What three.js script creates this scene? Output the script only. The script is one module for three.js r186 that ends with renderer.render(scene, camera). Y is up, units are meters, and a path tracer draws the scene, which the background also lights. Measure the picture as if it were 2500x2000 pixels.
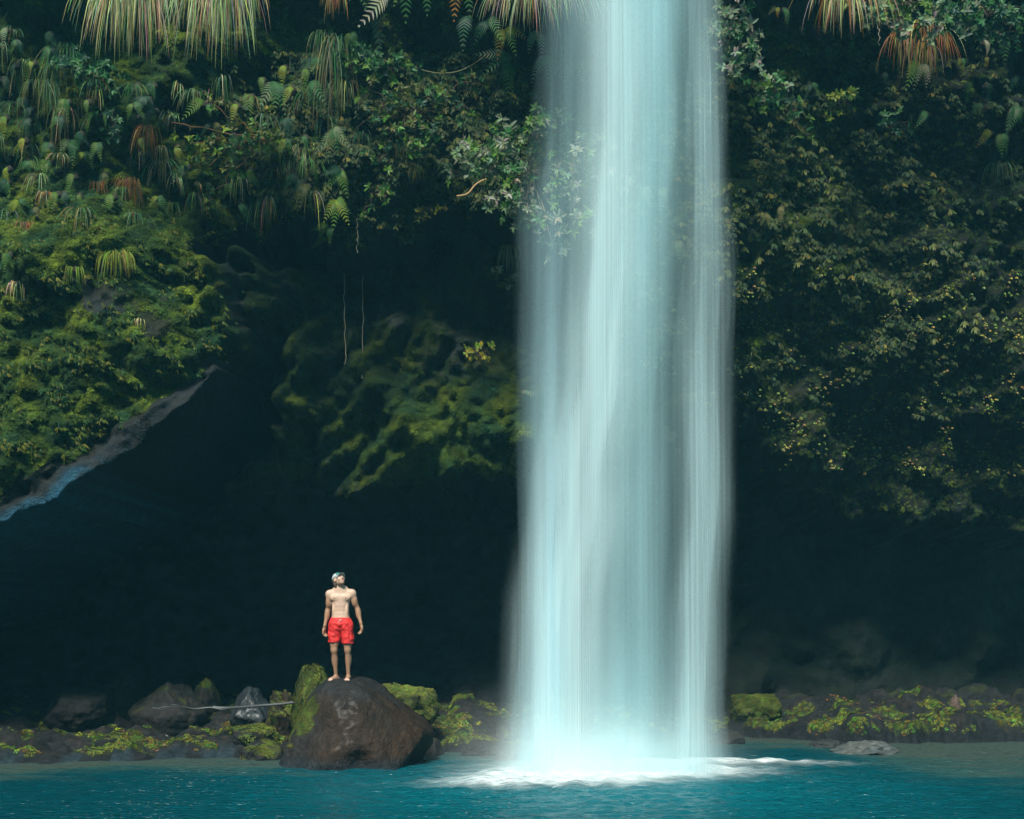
import * as THREE from 'three';
import { mergeGeometries } from 'three/addons/utils/BufferGeometryUtils.js';
import { createNoise2D, createNoise3D } from 'simplex-noise';

// ---------------------------------------------------------------- camera, sky, sun, exposure
const EYE = 2.4, FOCAL = 3600, HORIZON = 1500;          // metres above the pool; focal length and horizon row on a 2500 x 2000 plate
const scene = new THREE.Scene();
const camera = new THREE.PerspectiveCamera(2 * Math.atan(1000 / FOCAL) * 180 / Math.PI, 1.25, 0.1, 300);
camera.position.set(0, EYE, 0);
camera.lookAt(0, EYE, -10);
camera.setViewOffset(2500, 2000, 0, -(HORIZON - 1000), 2500, 2000);   // a level camera with a risen lens
const renderer = new THREE.WebGLRenderer({ antialias: true });
renderer.toneMapping = THREE.LinearToneMapping;
renderer.toneMappingExposure = 1.36;
renderer.shadowMap.enabled = true;

const SUN_DIR = new THREE.Vector3(-0.16, Math.sin(50 * Math.PI / 180), Math.cos(50 * Math.PI / 180)).normalize();
{
  const W = 128, H = 64, data = new Float32Array(W * H * 4);
  for (let r = 0; r < H; r++) for (let c = 0; c < W; c++) {
    const up = ((r + 0.5) / H - 0.5) * Math.PI, a = ((c + 0.5) / W - 0.5) * 2 * Math.PI;
    const y = Math.sin(up), x = Math.cos(a) * Math.cos(up), z = Math.sin(a) * Math.cos(up);
    const cs = x * SUN_DIR.x + y * SUN_DIR.y + z * SUN_DIR.z, k = Math.max(0, y);
    const glow = 0.35 * Math.pow(Math.max(0, cs), 6);
    const h = Math.pow(1 - k, 3), i = (r * W + c) * 4;
    data[i] = 0.12 + 0.07 * h + glow * 0.6; data[i + 1] = 0.43 + 0.14 * h + glow * 0.8; data[i + 2] = 0.53 + 0.14 * h + glow * 0.8; data[i + 3] = 1;
  }
  const t = new THREE.DataTexture(data, W, H, THREE.RGBAFormat, THREE.FloatType);
  t.mapping = THREE.EquirectangularReflectionMapping; t.magFilter = THREE.LinearFilter; t.needsUpdate = true;
  scene.background = t; scene.environment = t;
}
const sun = new THREE.DirectionalLight(new THREE.Color(1, 0.96, 0.87), 4.7);
sun.position.copy(SUN_DIR).multiplyScalar(60).add(new THREE.Vector3(0, 4, -25));
sun.target.position.set(0, 4, -25);
sun.castShadow = true; sun.shadow.radius = 24;
sun.shadow.mapSize.set(4096, 4096);
Object.assign(sun.shadow.camera, { left: -18, right: 18, top: 18, bottom: -18, near: 1, far: 120 });
scene.add(sun, sun.target);
scene.fog = new THREE.FogExp2(new THREE.Color(0.2, 0.76, 1.0), 0.0016);

// ---------------------------------------------------------------- small tools
const rngOf = (s) => () => { s = (s + 0x6d2b79f5) | 0; let t = Math.imul(s ^ (s >>> 15), 1 | s); t = (t + Math.imul(t ^ (t >>> 7), 61 | t)) ^ t; return ((t ^ (t >>> 14)) >>> 0) / 4294967296; };
const n2 = createNoise2D(rngOf(11)), n3 = createNoise3D(rngOf(12));
const fbm2 = (x, y, o = 4) => { let s = 0, a = 0.5; for (let i = 0; i < o; i++) { s += a * n2(x, y); x = x * 2.03 + 17.1; y = y * 2.03 - 9.7; a *= 0.5; } return s; };
const fbm3 = (x, y, z, o = 4) => { let s = 0, a = 0.5; for (let i = 0; i < o; i++) { s += a * n3(x, y, z); x = x * 2.03 + 7.1; y = y * 2.03 - 3.7; z = z * 2.03 + 1.3; a *= 0.5; } return s; };
const clamp = (x, a = 0, b = 1) => Math.min(b, Math.max(a, x));
const smooth = (a, b, x) => { const t = clamp((x - a) / (b - a)); return t * t * (3 - 2 * t); };
const lerp = (a, b, t) => a + (b - a) * t;
const mix3 = (a, b, t) => [lerp(a[0], b[0], t), lerp(a[1], b[1], t), lerp(a[2], b[2], t)];
const V = (x, y, z) => new THREE.Vector3(x, y, z);
const place = (px, py, d) => V((px - 1250) / FOCAL * d, EYE - (py - HORIZON) / FOCAL * d, -d);   // where a point of the plate lies at a known distance
const track = (pts, t) => { if (t <= pts[0][0]) return pts[0][1]; for (let i = 1; i < pts.length; i++) if (t <= pts[i][0]) { const k = (t - pts[i - 1][0]) / (pts[i][0] - pts[i - 1][0]); return lerp(pts[i - 1][1], pts[i][1], k * k * (3 - 2 * k)); } return pts[pts.length - 1][1]; };
const names = new Map();
const numbered = (n) => { const k = names.get(n) ?? 0; names.set(n, k + 1); return k ? n + '_' + String(k).padStart(3, '0') : n; };
function shade(o) { o.traverse((m) => { if (m.isMesh) { m.castShadow = true; m.receiveShadow = true; } }); return o; }
function tag(o, label, category, group, kind) { o.userData.label = label; if (category) o.userData.category = category; if (group) o.userData.group = group; if (kind) o.userData.kind = kind; return o; }
function thing(name, label, category, p, group) { const g = new THREE.Group(); g.name = numbered(name); if (p) g.position.copy(p); scene.add(g); return tag(g, label, category, group); }
function part(name, geo, mat, parent = scene) { const m = new THREE.Mesh(geo, mat); m.name = parent === scene ? numbered(name) : name; m.castShadow = m.receiveShadow = true; parent.add(m); return m; }
function structure(name, geo, mat) { const m = part(name, geo, mat); m.userData.kind = 'structure'; return m; }
function sheet(nu, nv, fn) {   // fn(i, j) -> [x, y, z, u, v, r, g, b, a?]
  const P = new Float32Array((nu + 1) * (nv + 1) * 3), U = new Float32Array((nu + 1) * (nv + 1) * 2), first = fn(0, 0), ca = first.length > 8 ? 4 : 3, C = new Float32Array((nu + 1) * (nv + 1) * ca), I = new Uint32Array(nu * nv * 6);
  let k = 0, q = 0;
  for (let j = 0; j <= nv; j++) for (let i = 0; i <= nu; i++, k++) {
    const f = fn(i, j);
    P.set([f[0], f[1], f[2]], k * 3); U.set([f[3], f[4]], k * 2);
    for (let c = 0; c < ca; c++) C[k * ca + c] = f[5 + c];
    if (i < nu && j < nv) { const a = k, b = k + 1, c = k + nu + 1, d = c + 1; I.set([a, b, d, a, d, c], q); q += 6; }
  }
  const g = new THREE.BufferGeometry();
  g.setAttribute('position', new THREE.BufferAttribute(P, 3)); g.setAttribute('uv', new THREE.BufferAttribute(U, 2)); g.setAttribute('color', new THREE.BufferAttribute(C, ca));
  g.setIndex(new THREE.BufferAttribute(I, 1)); g.computeVertexNormals();
  return g;
}
class Soup {   // collects triangles with colours
  constructor() { this.p = []; this.c = []; this.i = []; }
  v(x, y, z, c) { this.p.push(x, y, z); this.c.push(c[0], c[1], c[2]); return this.p.length / 3 - 1; }
  vv(a, c) { return this.v(a.x, a.y, a.z, c); }
  t(a, b, c) { this.i.push(a, b, c); }
  tube(pts, r0, r1, sides, col) {
    let prev = null;
    for (let k = 0; k < pts.length; k++) {
      const p = pts[k], d = (pts[k + 1] || p).clone().sub(pts[k - 1] || p).normalize(), s = V(0, 0, 1).cross(d); if (s.lengthSq() < 1e-4) s.set(1, 0, 0); s.normalize(); const u = d.clone().cross(s), r = lerp(r0, r1, k / (pts.length - 1));
      const ring = []; for (let q = 0; q < sides; q++) { const a = q / sides * 6.2832; ring.push(this.vv(p.clone().addScaledVector(s, Math.cos(a) * r).addScaledVector(u, Math.sin(a) * r), col)); }
      if (prev) for (let q = 0; q < sides; q++) { const w = (q + 1) % sides; this.t(prev[q], prev[w], ring[w]); this.t(prev[q], ring[w], ring[q]); }
      prev = ring;
    }
  }
  // a leaf of length l along d, lying in the plane of d and s, folded a little along its midrib
  leaf(p, d, s, l, w, col, fold = 0.25, droop = 0.15) {
    const n = d.clone().cross(s).normalize();
    const at = (t, x, h) => p.clone().addScaledVector(d, t * l).addScaledVector(s, x * w).addScaledVector(n, h * w - droop * l * t * t);
    const a = this.vv(at(0, 0, 0), col), b = this.vv(at(0.3, 0.5, fold), col), c = this.vv(at(0.7, 0.38, fold), col), e = this.vv(at(1, 0, 0), col), f = this.vv(at(0.7, -0.38, fold), col), g = this.vv(at(0.3, -0.5, fold), col), m = this.vv(at(0.5, 0, 0), col);
    this.t(a, b, m); this.t(b, c, m); this.t(c, e, m); this.t(e, f, m); this.t(f, g, m); this.t(g, a, m);
  }
  geo() {
    const g = new THREE.BufferGeometry();
    g.setAttribute('position', new THREE.Float32BufferAttribute(this.p, 3)); g.setAttribute('color', new THREE.Float32BufferAttribute(this.c, 3)); g.setAttribute('uv', new THREE.Float32BufferAttribute(new Float32Array(this.p.length / 3 * 2), 2)); g.setIndex(this.i); g.computeVertexNormals();
    return g;
  }
}
function sdfMesh(sdf, lo, hi, cell, colorOf) {   // naive surface nets
  const N = [0, 1, 2].map((k) => Math.ceil((hi[k] - lo[k]) / cell) + 1), [nx, ny, nz] = N, F = new Float32Array(nx * ny * nz), id = new Int32Array(nx * ny * nz).fill(-1), P = [], I = [];
  for (let z = 0, q = 0; z < nz; z++) for (let y = 0; y < ny; y++) for (let x = 0; x < nx; x++, q++) F[q] = sdf(lo[0] + x * cell, lo[1] + y * cell, lo[2] + z * cell);
  const at = (x, y, z) => (z * ny + y) * nx + x, E = [[0, 1], [2, 3], [4, 5], [6, 7], [0, 2], [1, 3], [4, 6], [5, 7], [0, 4], [1, 5], [2, 6], [3, 7]];
  for (let z = 0; z < nz - 1; z++) for (let y = 0; y < ny - 1; y++) for (let x = 0; x < nx - 1; x++) {
    const v = []; let m = 0; for (let k = 0; k < 8; k++) { v.push(F[at(x + (k & 1), y + ((k >> 1) & 1), z + (k >> 2))]); if (v[k] < 0) m |= 1 << k; }
    if (m === 0 || m === 255) continue;
    let sx = 0, sy = 0, sz = 0, n = 0;
    for (const [a, b] of E) if ((v[a] < 0) !== (v[b] < 0)) { const t = v[a] / (v[a] - v[b]); sx += lerp(a & 1, b & 1, t); sy += lerp((a >> 1) & 1, (b >> 1) & 1, t); sz += lerp(a >> 2, b >> 2, t); n++; }
    id[at(x, y, z)] = P.length / 3; P.push(lo[0] + (x + sx / n) * cell, lo[1] + (y + sy / n) * cell, lo[2] + (z + sz / n) * cell);
  }
  for (let z = 1; z < nz - 1; z++) for (let y = 1; y < ny - 1; y++) for (let x = 1; x < nx - 1; x++) {
    const f = F[at(x, y, z)] < 0;
    const quad = (a, b, c, d, flip) => { if (a < 0 || b < 0 || c < 0 || d < 0) return; if (flip) I.push(a, c, b, a, d, c); else I.push(a, b, c, a, c, d); };
    if (f !== F[at(x + 1, y, z)] < 0) quad(id[at(x, y - 1, z - 1)], id[at(x, y, z - 1)], id[at(x, y, z)], id[at(x, y - 1, z)], !f);
    if (f !== F[at(x, y + 1, z)] < 0) quad(id[at(x - 1, y, z - 1)], id[at(x - 1, y, z)], id[at(x, y, z)], id[at(x, y, z - 1)], !f);
    if (f !== F[at(x, y, z + 1)] < 0) quad(id[at(x - 1, y - 1, z)], id[at(x, y - 1, z)], id[at(x, y, z)], id[at(x - 1, y, z)], !f);
  }
  const C = new Float32Array(P.length), U = new Float32Array(P.length / 3 * 2), g = new THREE.BufferGeometry();
  g.setAttribute('position', new THREE.Float32BufferAttribute(P, 3)); g.setIndex(I); g.computeVertexNormals();
  const nn = g.attributes.normal;
  for (let k = 0; k < P.length / 3; k++) { C.set(colorOf(P[k * 3], P[k * 3 + 1], P[k * 3 + 2], nn.getX(k), nn.getY(k), nn.getZ(k)), k * 3); const ax = Math.abs(nn.getX(k)), ay = Math.abs(nn.getY(k)), az = Math.abs(nn.getZ(k)); U.set(az > ax && az > ay ? [P[k * 3], P[k * 3 + 1]] : ax > ay ? [P[k * 3 + 2], P[k * 3 + 1]] : [P[k * 3], P[k * 3 + 2]], k * 2); }
  g.setAttribute('color', new THREE.BufferAttribute(C, 3)); g.setAttribute('uv', new THREE.BufferAttribute(U, 2));
  return g;
}
function boxUV(g, k = 1) {   // every triangle gets its uv in metres from the plane it faces
  const m = g.toNonIndexed(), p = m.attributes.position, n = m.attributes.normal, U = new Float32Array(p.count * 2);
  for (let f = 0; f < p.count; f += 3) { let a = 0, b = 0, c = 0; for (let q = 0; q < 3; q++) { a += n.getX(f + q); b += n.getY(f + q); c += n.getZ(f + q); } a = Math.abs(a); b = Math.abs(b); c = Math.abs(c); for (let q = 0; q < 3; q++) { const x = p.getX(f + q), y = p.getY(f + q), z = p.getZ(f + q); U.set(c >= a && c >= b ? [x * k, y * k] : a > b ? [z * k, y * k] : [x * k, z * k], (f + q) * 2); } }
  m.setAttribute('uv', new THREE.BufferAttribute(U, 2)); return m;
}
const smin = (a, b, k) => { const h = Math.max(k - Math.abs(a - b), 0) / k; return Math.min(a, b) - h * h * k * 0.25; };
const smax = (a, b, k) => -smin(-a, -b, k);

// ---------------------------------------------------------------- textures
function tile(size, fn, srgb) {   // a tile that repeats without a seam: noise on a torus
  const d = new Uint8Array(size * size * 4);
  for (let y = 0; y < size; y++) for (let x = 0; x < size; x++) { const v = fn(x / size, y / size); for (let c = 0; c < 3; c++) d[(y * size + x) * 4 + c] = clamp(v[c] ?? v[0]) * 255; d[(y * size + x) * 4 + 3] = 255; }
  const t = new THREE.DataTexture(d, size, size); t.wrapS = t.wrapT = THREE.RepeatWrapping; t.magFilter = THREE.LinearFilter; t.minFilter = THREE.LinearMipmapLinearFilter; if (srgb) t.colorSpace = THREE.SRGBColorSpace; t.needsUpdate = true;
  return t;
}
const loop = (u, v, f, s = 0) => { // four blended taps make the noise periodic
  const a = n2(u * f + s, v * f), b = n2((u - 1) * f + s, v * f), c = n2(u * f + s, (v - 1) * f), d = n2((u - 1) * f + s, (v - 1) * f);
  return lerp(lerp(a, b, u), lerp(c, d, u), v);
};
const rockBump = tile(512, (u, v) => [0.5 + 0.22 * loop(u, v, 8) + 0.16 * loop(u, v, 20, 5) + 0.12 * loop(u, v, 48, 9) + 0.1 * loop(u, v, 110, 3)]);
const rockTone = tile(512, (u, v) => { const a = 0.72 + 0.2 * loop(u, v, 6, 31) + 0.16 * loop(u, v, 22, 8) + 0.2 * loop(u, v, 75, 4) + 0.16 * loop(u, v, 160, 2), b = 0.06 * loop(u, v, 9, 55); return [a + b, a, a - b]; });
const streaks = (() => { const W = 1024, H = 128, d = new Uint8Array(W * H * 4);
  for (let y = 0; y < H; y++) for (let x = 0; x < W; x++) {
    const u = x / W, v = y / H, L = (f, g, s) => { const a = n2(u * f + s, v * g), b = n2((u - 1) * f + s, v * g), c = n2(u * f + s, (v - 1) * g), e = n2((u - 1) * f + s, (v - 1) * g); return lerp(lerp(a, b, u), lerp(c, e, u), v); };
    const k = clamp(0.68 + 0.2 * L(10, 0.35, 1) + 0.17 * L(34, 0.5, 7) + 0.16 * L(110, 0.8, 3) + 0.16 * L(400, 1.2, 9));
    d.set([k * 255, k * 255, k * 255, 255], (y * W + x) * 4);
  }
  const t = new THREE.DataTexture(d, W, H); t.wrapS = t.wrapT = THREE.RepeatWrapping; t.magFilter = THREE.LinearFilter; t.minFilter = THREE.LinearMipmapLinearFilter; t.needsUpdate = true; return t; })();
const rep = (t, x, y = x) => { const c = t.clone(); c.repeat.set(x, y); c.needsUpdate = true; return c; };
// ---------------------------------------------------------------- the cliff: one wall with an overhang, a cave and a mossy bulge on the left
const outline = (d, list) => list.map(([x, y]) => { const p = place(x, y, d); return [p.x, p.y]; });
const REGIONS = [
  { at: (x, y) => 26.3 - smooth(6.5, 12.5, y) * 0.9 - smooth(11.8, 13.6, y) * (1.1 + 1.0 * smooth(-3, 0, x) - 0.9 * smooth(4, 7, x)) + smooth(2, 8, x) * 0.7 - smooth(-4, -8, x) * 0.9 - 0.25 * Math.exp(-(((x + 2.2) / 2) ** 2)) * smooth(11, 9, y) + 1.8 * smooth(2, 4, x) * Math.pow(smooth(9.2, 4.2, y + 0.25 * (x - 5)), 1.2), wide: 0.35,
    edge: outline(25.8, [[-900, -1500], [3400, -1500], [3400, 1330], [2500, 1290], [2200, 1260], [2000, 1190], [1880, 1080], [1770, 800], [1600, 740], [1450, 640], [1270, 570], [1210, 545], [1100, 520], [1000, 600], [880, 650], [800, 620], [700, 575], [560, 600], [450, 640], [-900, 700]]) },
  { at: (x, y) => 27.2 - 0.2 * Math.sin((x * 0.75 + y * 0.55) * 4.4 + 2 * n2(x * 0.7, y * 0.7)) - 1.0 * Math.exp(-(((x + 1.3) / 2.0) ** 2 + ((y - 5.7 + 0.2 * (x + 1.3)) / 1.1) ** 2)) - 1.5 * Math.exp(-(((x + 3.9 + (y - 6.6) * -0.3) / 0.45) ** 2 + ((y - 6.7) / 0.9) ** 2)), wide: 0.3,
    edge: outline(27.6, [[610, 790], [690, 660], [800, 640], [950, 640], [1270, 520], [1500, 600], [1760, 740], [1800, 900], [1640, 1130], [1270, 1200], [1100, 1225], [1000, 1235], [800, 1240], [535, 1240], [525, 1190], [640, 1090], [690, 1000], [650, 900]]) },
  { at: (x, y) => 23.5 + smooth(-7, -4.4, x) * 0.9 + smooth(7.9, 10.6, y) * 1.9 - smooth(11.8, 13.6, y) * 1.6 - smooth(7.5, 4.5, y) * 0.4, wide: 0.2, calm: 0.4,
    edge: outline(23.6, [[-1100, -1500], [250, -1500], [330, 0], [380, 300], [430, 480], [470, 570], [500, 650], [550, 740], [585, 800], [560, 850], [450, 930], [330, 1020], [200, 1120], [0, 1245], [-300, 1430], [-1100, 1750]]) },
  { at: (x, y) => 23.3 + smooth(-7, -4.4, x) * 0.9 + 0.7 * clamp(y - 3.75 - (x + 9.1) * 0.56), wide: 0.12, flat: true, calm: 0.35,
    edge: outline(23.8, [[-1100, 1200], [0, 1150], [200, 1050], [330, 960], [430, 890], [490, 850], [535, 885], [455, 1010], [335, 1112], [205, 1212], [0, 1318], [-300, 1500], [-1100, 1810]]) },
  { at: (x, y) => 24.2 + 1.7 * smooth(-5.2, -3.8, x) - 0.16 * Math.sin((x * 0.8 + y * 0.45) * 9 + 2 * n2(x, y)), wide: 0.3,
    edge: outline(24.8, [[400, 540], [520, 590], [640, 615], [700, 650], [672, 760], [630, 840], [580, 885], [530, 880], [460, 720]]) },
  { at: (x, y) => 26.0 + 0.9 * smooth(-4.6, -3.2, x) - 0.22 * Math.sin((x * 0.8 + y * 0.4) * 7 + 2 * n2(x, y)), wide: 0.5,
    edge: outline(26.6, [[560, 620], [700, 630], [790, 680], [760, 790], [700, 880], [655, 960], [600, 1000], [575, 930], [600, 860], [560, 760]]) },
];
function inside(x, y, e) {   // signed distance to an outline, positive inside
  let best = 1e9, s = 1;
  for (let i = 0, j = e.length - 1; i < e.length; j = i++) {
    const ax = e[j][0], ay = e[j][1], bx = e[i][0] - ax, by = e[i][1] - ay, t = clamp(((x - ax) * bx + (y - ay) * by) / (bx * bx + by * by)), dx = x - ax - bx * t, dy = y - ay - by * t;
    best = Math.min(best, dx * dx + dy * dy);
    if ((e[i][1] > y) !== (e[j][1] > y) && x < (e[j][0] - e[i][0]) * (y - e[i][1]) / (e[j][1] - e[i][1]) + e[i][0]) s = -s;
  }
  return -s * Math.sqrt(best);
}
function cliffAt(x, y) {   // distance of the rock from the camera's side, and how deep inside each bulge
  const wx = x + 0.22 * n2(x * 0.9, y * 0.9) + 0.1 * n2(x * 2.7 + 5, y * 2.7), wy = y + 0.22 * n2(x * 0.9 + 40, y * 0.9) + 0.1 * n2(x * 2.7, y * 2.7 + 9);
  const cave = 31.2 + smooth(3, 9, y) * -1.2 + 0.8 * fbm2(x * 0.35, y * 0.35, 3) - smooth(1.6, 0.2, y) * 0.5;
  let d = cave; const sd = [];
  for (const r of REGIONS) {
    const s = r.calm ? inside(lerp(x, wx, r.calm), lerp(y, wy, r.calm), r.edge) : inside(wx, wy, r.edge); sd.push(s);
    if (s <= 0) continue;
    const t = clamp(s / r.wide), near = r.at(x, y) + (r.flat ? 0 : 0.3 * smooth(0.9, 0, s));
    d = smin(d, lerp(cave, near, Math.sqrt(t * (2 - t))), 0.35);
  }
  const out = smooth(31, 29, d);
  let bump = 0.9 * fbm2(x * 0.33 + 3, y * 0.33, 2) + 0.27 * fbm2(x * 0.95, y * 0.95 + 7, 3) + 0.09 * (1 - 2 * Math.abs(n2(x * 1.6 + y * 0.9, y * 1.3 - x * 0.8))) + 0.07 * fbm2(x * 4.2, y * 4.2, 2) + 0.03 * fbm2(x * 11, y * 11, 2);
  bump += 0.1 * smooth(2.2, 4, x) * Math.sin(y * 6.3 + 0.8 * x + 3.4 * n2(x * 0.5, y * 0.6)) * smooth(2, 4, y);       // ledges on the right wall
  bump += 0.25 * smooth(-6, -5, x) * smooth(-0.5, -2, x) * smooth(9, 7.5, y) * n2((x - y) * 1.5, (x + y) * 0.3);                     // slanting ribs by the bulge
  const plain = 1 - 0.7 * smooth(0.05, -0.1, sd[2]) * smooth(-0.1, 0.05, sd[3]);
  return { d: d - bump * (0.35 + 0.65 * out) * plain, sd, out };
}
const mossy = (x, y, c) => {   // 0 bare rock .. 1 covered
  const n = 0.5 + 0.6 * fbm2(x * 0.8 + 20, y * 0.8, 4) + 0.22 * n2(x * 5, y * 5);
  const L = smooth(0.02, 0.25, c.sd[2] + 0.12 * n2(x * 2, y * 2)), bare = Math.exp(-(((x + 6.55) / 0.75) ** 2 + ((y - 7.5) / 0.42) ** 2)) + 0.8 * Math.exp(-(((x + 5.7) / 0.35) ** 2 + ((y - 6.9) / 0.5) ** 2));
  const M = smooth(0.1, 0.5, c.sd[1]) * (Math.exp(-(((x + 1.4) / 2.2) ** 2 + ((y - 5.6) / 0.95) ** 2)) * 1.1 + 1.3 * Math.exp(-(((x + 3.9 - (y - 6.6) * 0.33) / 0.33) ** 2 + ((y - 6.8) / 0.95) ** 2)) + 0.5);
  const U = smooth(0.0, 0.4, c.sd[0]) * (1 - smooth(2, 3, x) * smooth(8.0, 5.6, y + 0.5 * n2(x, 3))) * (0.42 + 0.3 * smooth(-2, -6, x) + 0.06 * smooth(1.5, 3, x) - 0.45 * smooth(5.2, 8.2, x));
  const F = smooth(0, 0.2, Math.max(c.sd[4], c.sd[5])) * (0.62 + 0.3 * Math.sin((x * 0.8 + y * 0.45) * 9 + 2 * n2(x, y)));
  return clamp(Math.max(L * (1.25 - bare), M, U, F) * (0.35 + n) - 0.18) * c.out;
};
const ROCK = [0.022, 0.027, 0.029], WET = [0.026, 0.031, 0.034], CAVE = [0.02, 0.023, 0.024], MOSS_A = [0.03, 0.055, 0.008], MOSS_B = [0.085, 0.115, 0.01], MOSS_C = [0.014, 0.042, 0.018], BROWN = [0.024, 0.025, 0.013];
const STEP = 0.045, X0 = -13.5, Y0 = -0.6, NX = 600, NY = 400;
const cliffCache = new Float32Array((NX + 1) * (NY + 1));
function cliffDepth(x, y) { const u = clamp((x - X0) / STEP, 0, NX - 1.001), v = clamp((y - Y0) / STEP, 0, NY - 1.001), i = Math.floor(u), j = Math.floor(v), a = u - i, b = v - j, k = j * (NX + 1) + i; return lerp(lerp(cliffCache[k], cliffCache[k + 1], a), lerp(cliffCache[k + NX + 1], cliffCache[k + NX + 2], a), b); }
const cliffInfo = new Map();
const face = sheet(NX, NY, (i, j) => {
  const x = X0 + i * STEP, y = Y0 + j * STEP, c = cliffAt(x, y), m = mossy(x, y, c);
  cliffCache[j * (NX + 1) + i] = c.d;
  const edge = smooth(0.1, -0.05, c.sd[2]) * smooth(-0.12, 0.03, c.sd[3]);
  const lowShade = smooth(4.6, 3.2, y) * smooth(2, 3.2, x);   // painted shade, darkens the rock colour low on the right
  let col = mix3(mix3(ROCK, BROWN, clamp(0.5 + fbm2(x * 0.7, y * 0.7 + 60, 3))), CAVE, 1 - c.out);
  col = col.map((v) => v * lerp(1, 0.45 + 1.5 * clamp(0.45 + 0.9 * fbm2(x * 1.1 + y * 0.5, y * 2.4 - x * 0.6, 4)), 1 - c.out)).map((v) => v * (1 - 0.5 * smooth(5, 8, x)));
  col = mix3(col, mix3([0.009, 0.011, 0.011], [0.012, 0.02, 0.009], clamp(0.5 + fbm2(x, y * 2, 3))), lowShade);
  col = mix3(col, mix3(WET, [0.03, 0.13, 0.21], smooth(-6.3, -7.3, x + 0.4 * n2(x * 3, y * 3)) * smooth(-0.05, -0.25, c.sd[2])), edge * (0.8 + 0.2 * n2(x * 9, y * 9)));  // far-left blue paints a sky reflection onto the wet strip
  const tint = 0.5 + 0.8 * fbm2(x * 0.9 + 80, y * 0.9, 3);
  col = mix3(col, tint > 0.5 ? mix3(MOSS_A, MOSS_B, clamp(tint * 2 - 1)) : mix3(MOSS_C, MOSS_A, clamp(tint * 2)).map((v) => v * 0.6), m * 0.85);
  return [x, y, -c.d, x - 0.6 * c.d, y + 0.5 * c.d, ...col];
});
// unseen walls added round the pool, beside and behind the camera, blocking low sky
const gorgeBlocker = sheet(90, 16, (i, j) => {
  const a = i / 90, path = [[0, -13.4, -24], [0.12, -17, -18], [0.3, -19, -2], [0.42, -13, 7], [0.5, 0, 9], [0.58, 13, 7], [0.7, 19, -2], [0.88, 17, -18], [1, 13.4, -25.5]];
  const x = track(path.map((p) => [p[0], p[1]]), a), z = track(path.map((p) => [p[0], p[2]]), a), y = -1 + j / 16 * (21 + 2 * n2(a * 14, 3)), r = 1 + 0.07 * fbm2(a * 20, y * 0.3, 3);
  return [x * r, y, z * r, x, y, 0.03, 0.045, 0.025];
});
const rockMat = new THREE.MeshPhysicalMaterial({ vertexColors: true, roughness: 0.72, specularIntensity: 0.3, map: rep(rockTone, 0.55), bumpMap: rep(rockBump, 0.7), bumpScale: 0.05 });
structure('cliff', mergeGeometries([face, gorgeBlocker]), rockMat);  // visible face merged with the unseen walls that block low sky

const onWall = (px, py, lift = 0.06) => { let d = 26; for (let k = 0; k < 12; k++) { const p = place(px, py, d), w = cliffDepth(p.x, p.y); d = lerp(d, w, 0.6); } return place(px, py, d - lift); };

const onWallFast = (px, py) => { const p = onWall(px, py, 0), n = cliffDepth(p.x, p.y); return Math.abs(n + p.z) < 0.25 ? p : null; };

// ---------------------------------------------------------------- the ledge along the foot of the cliff
const SHORE = [[-14, 23.2], [-8.2, 23.7], [-6.4, 24.2], [-5.2, 24.7], [-4.4, 24.6], [-3.4, 24.4], [-2.4, 25.0], [-1.5, 26.1], [-0.7, 25.6], [0.2, 26.0], [2, 27.5], [4.3, 29.2], [4.9, 28.7], [6.5, 27.4], [8, 27.6], [9.7, 27.8], [14, 27.5]];
const shoreAt = (x) => track(SHORE, x) + 0.18 * n2(x * 1.3, 4) + 0.09 * n2(x * 4.1, 8);
function ledgeAt(x, d) {
  const s = d - shoreAt(x), right = smooth(3.5, 6, x);
  const bank = 0.22 + 0.16 * right + 0.1 * n2(x * 0.9, 70) + 0.06 * n2(x * 2.6, 9);
  let h = smooth(-0.12, 0.35, s) * bank + smooth(0.2, 3.2, s) * (0.32 + 0.1 * n2(x * 0.5, 12)) + smooth(2.5, 6, s) * 0.25 - smooth(0, -1.2, s) * 0.8;
  h += smooth(0, 0.6, s) * (0.2 * fbm2(x * 0.55, d * 0.7, 3) + 0.1 * fbm2(x * 2.2, d * 3, 4) + 0.02 * fbm2(x * 8, d * 9, 2));
  return h;
}
const greenLedge = (x, d) => { const s = d - shoreAt(x), right = smooth(4, 5.4, x), mid = smooth(-2.6, -1.9, x) * smooth(0.8, 0, x); const n = fbm2(x * 1.0 + 33, d * 1.3, 4); return smooth(0.0, 0.16, n + 0.16 * mid + 0.12 * right * smooth(2.2, 0.8, s) + 0.1 * smooth(0.9, 0.1, s) - 0.1 - 0.25 * smooth(3, 5, s)) * smooth(0.06, 0.22, s); };
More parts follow.
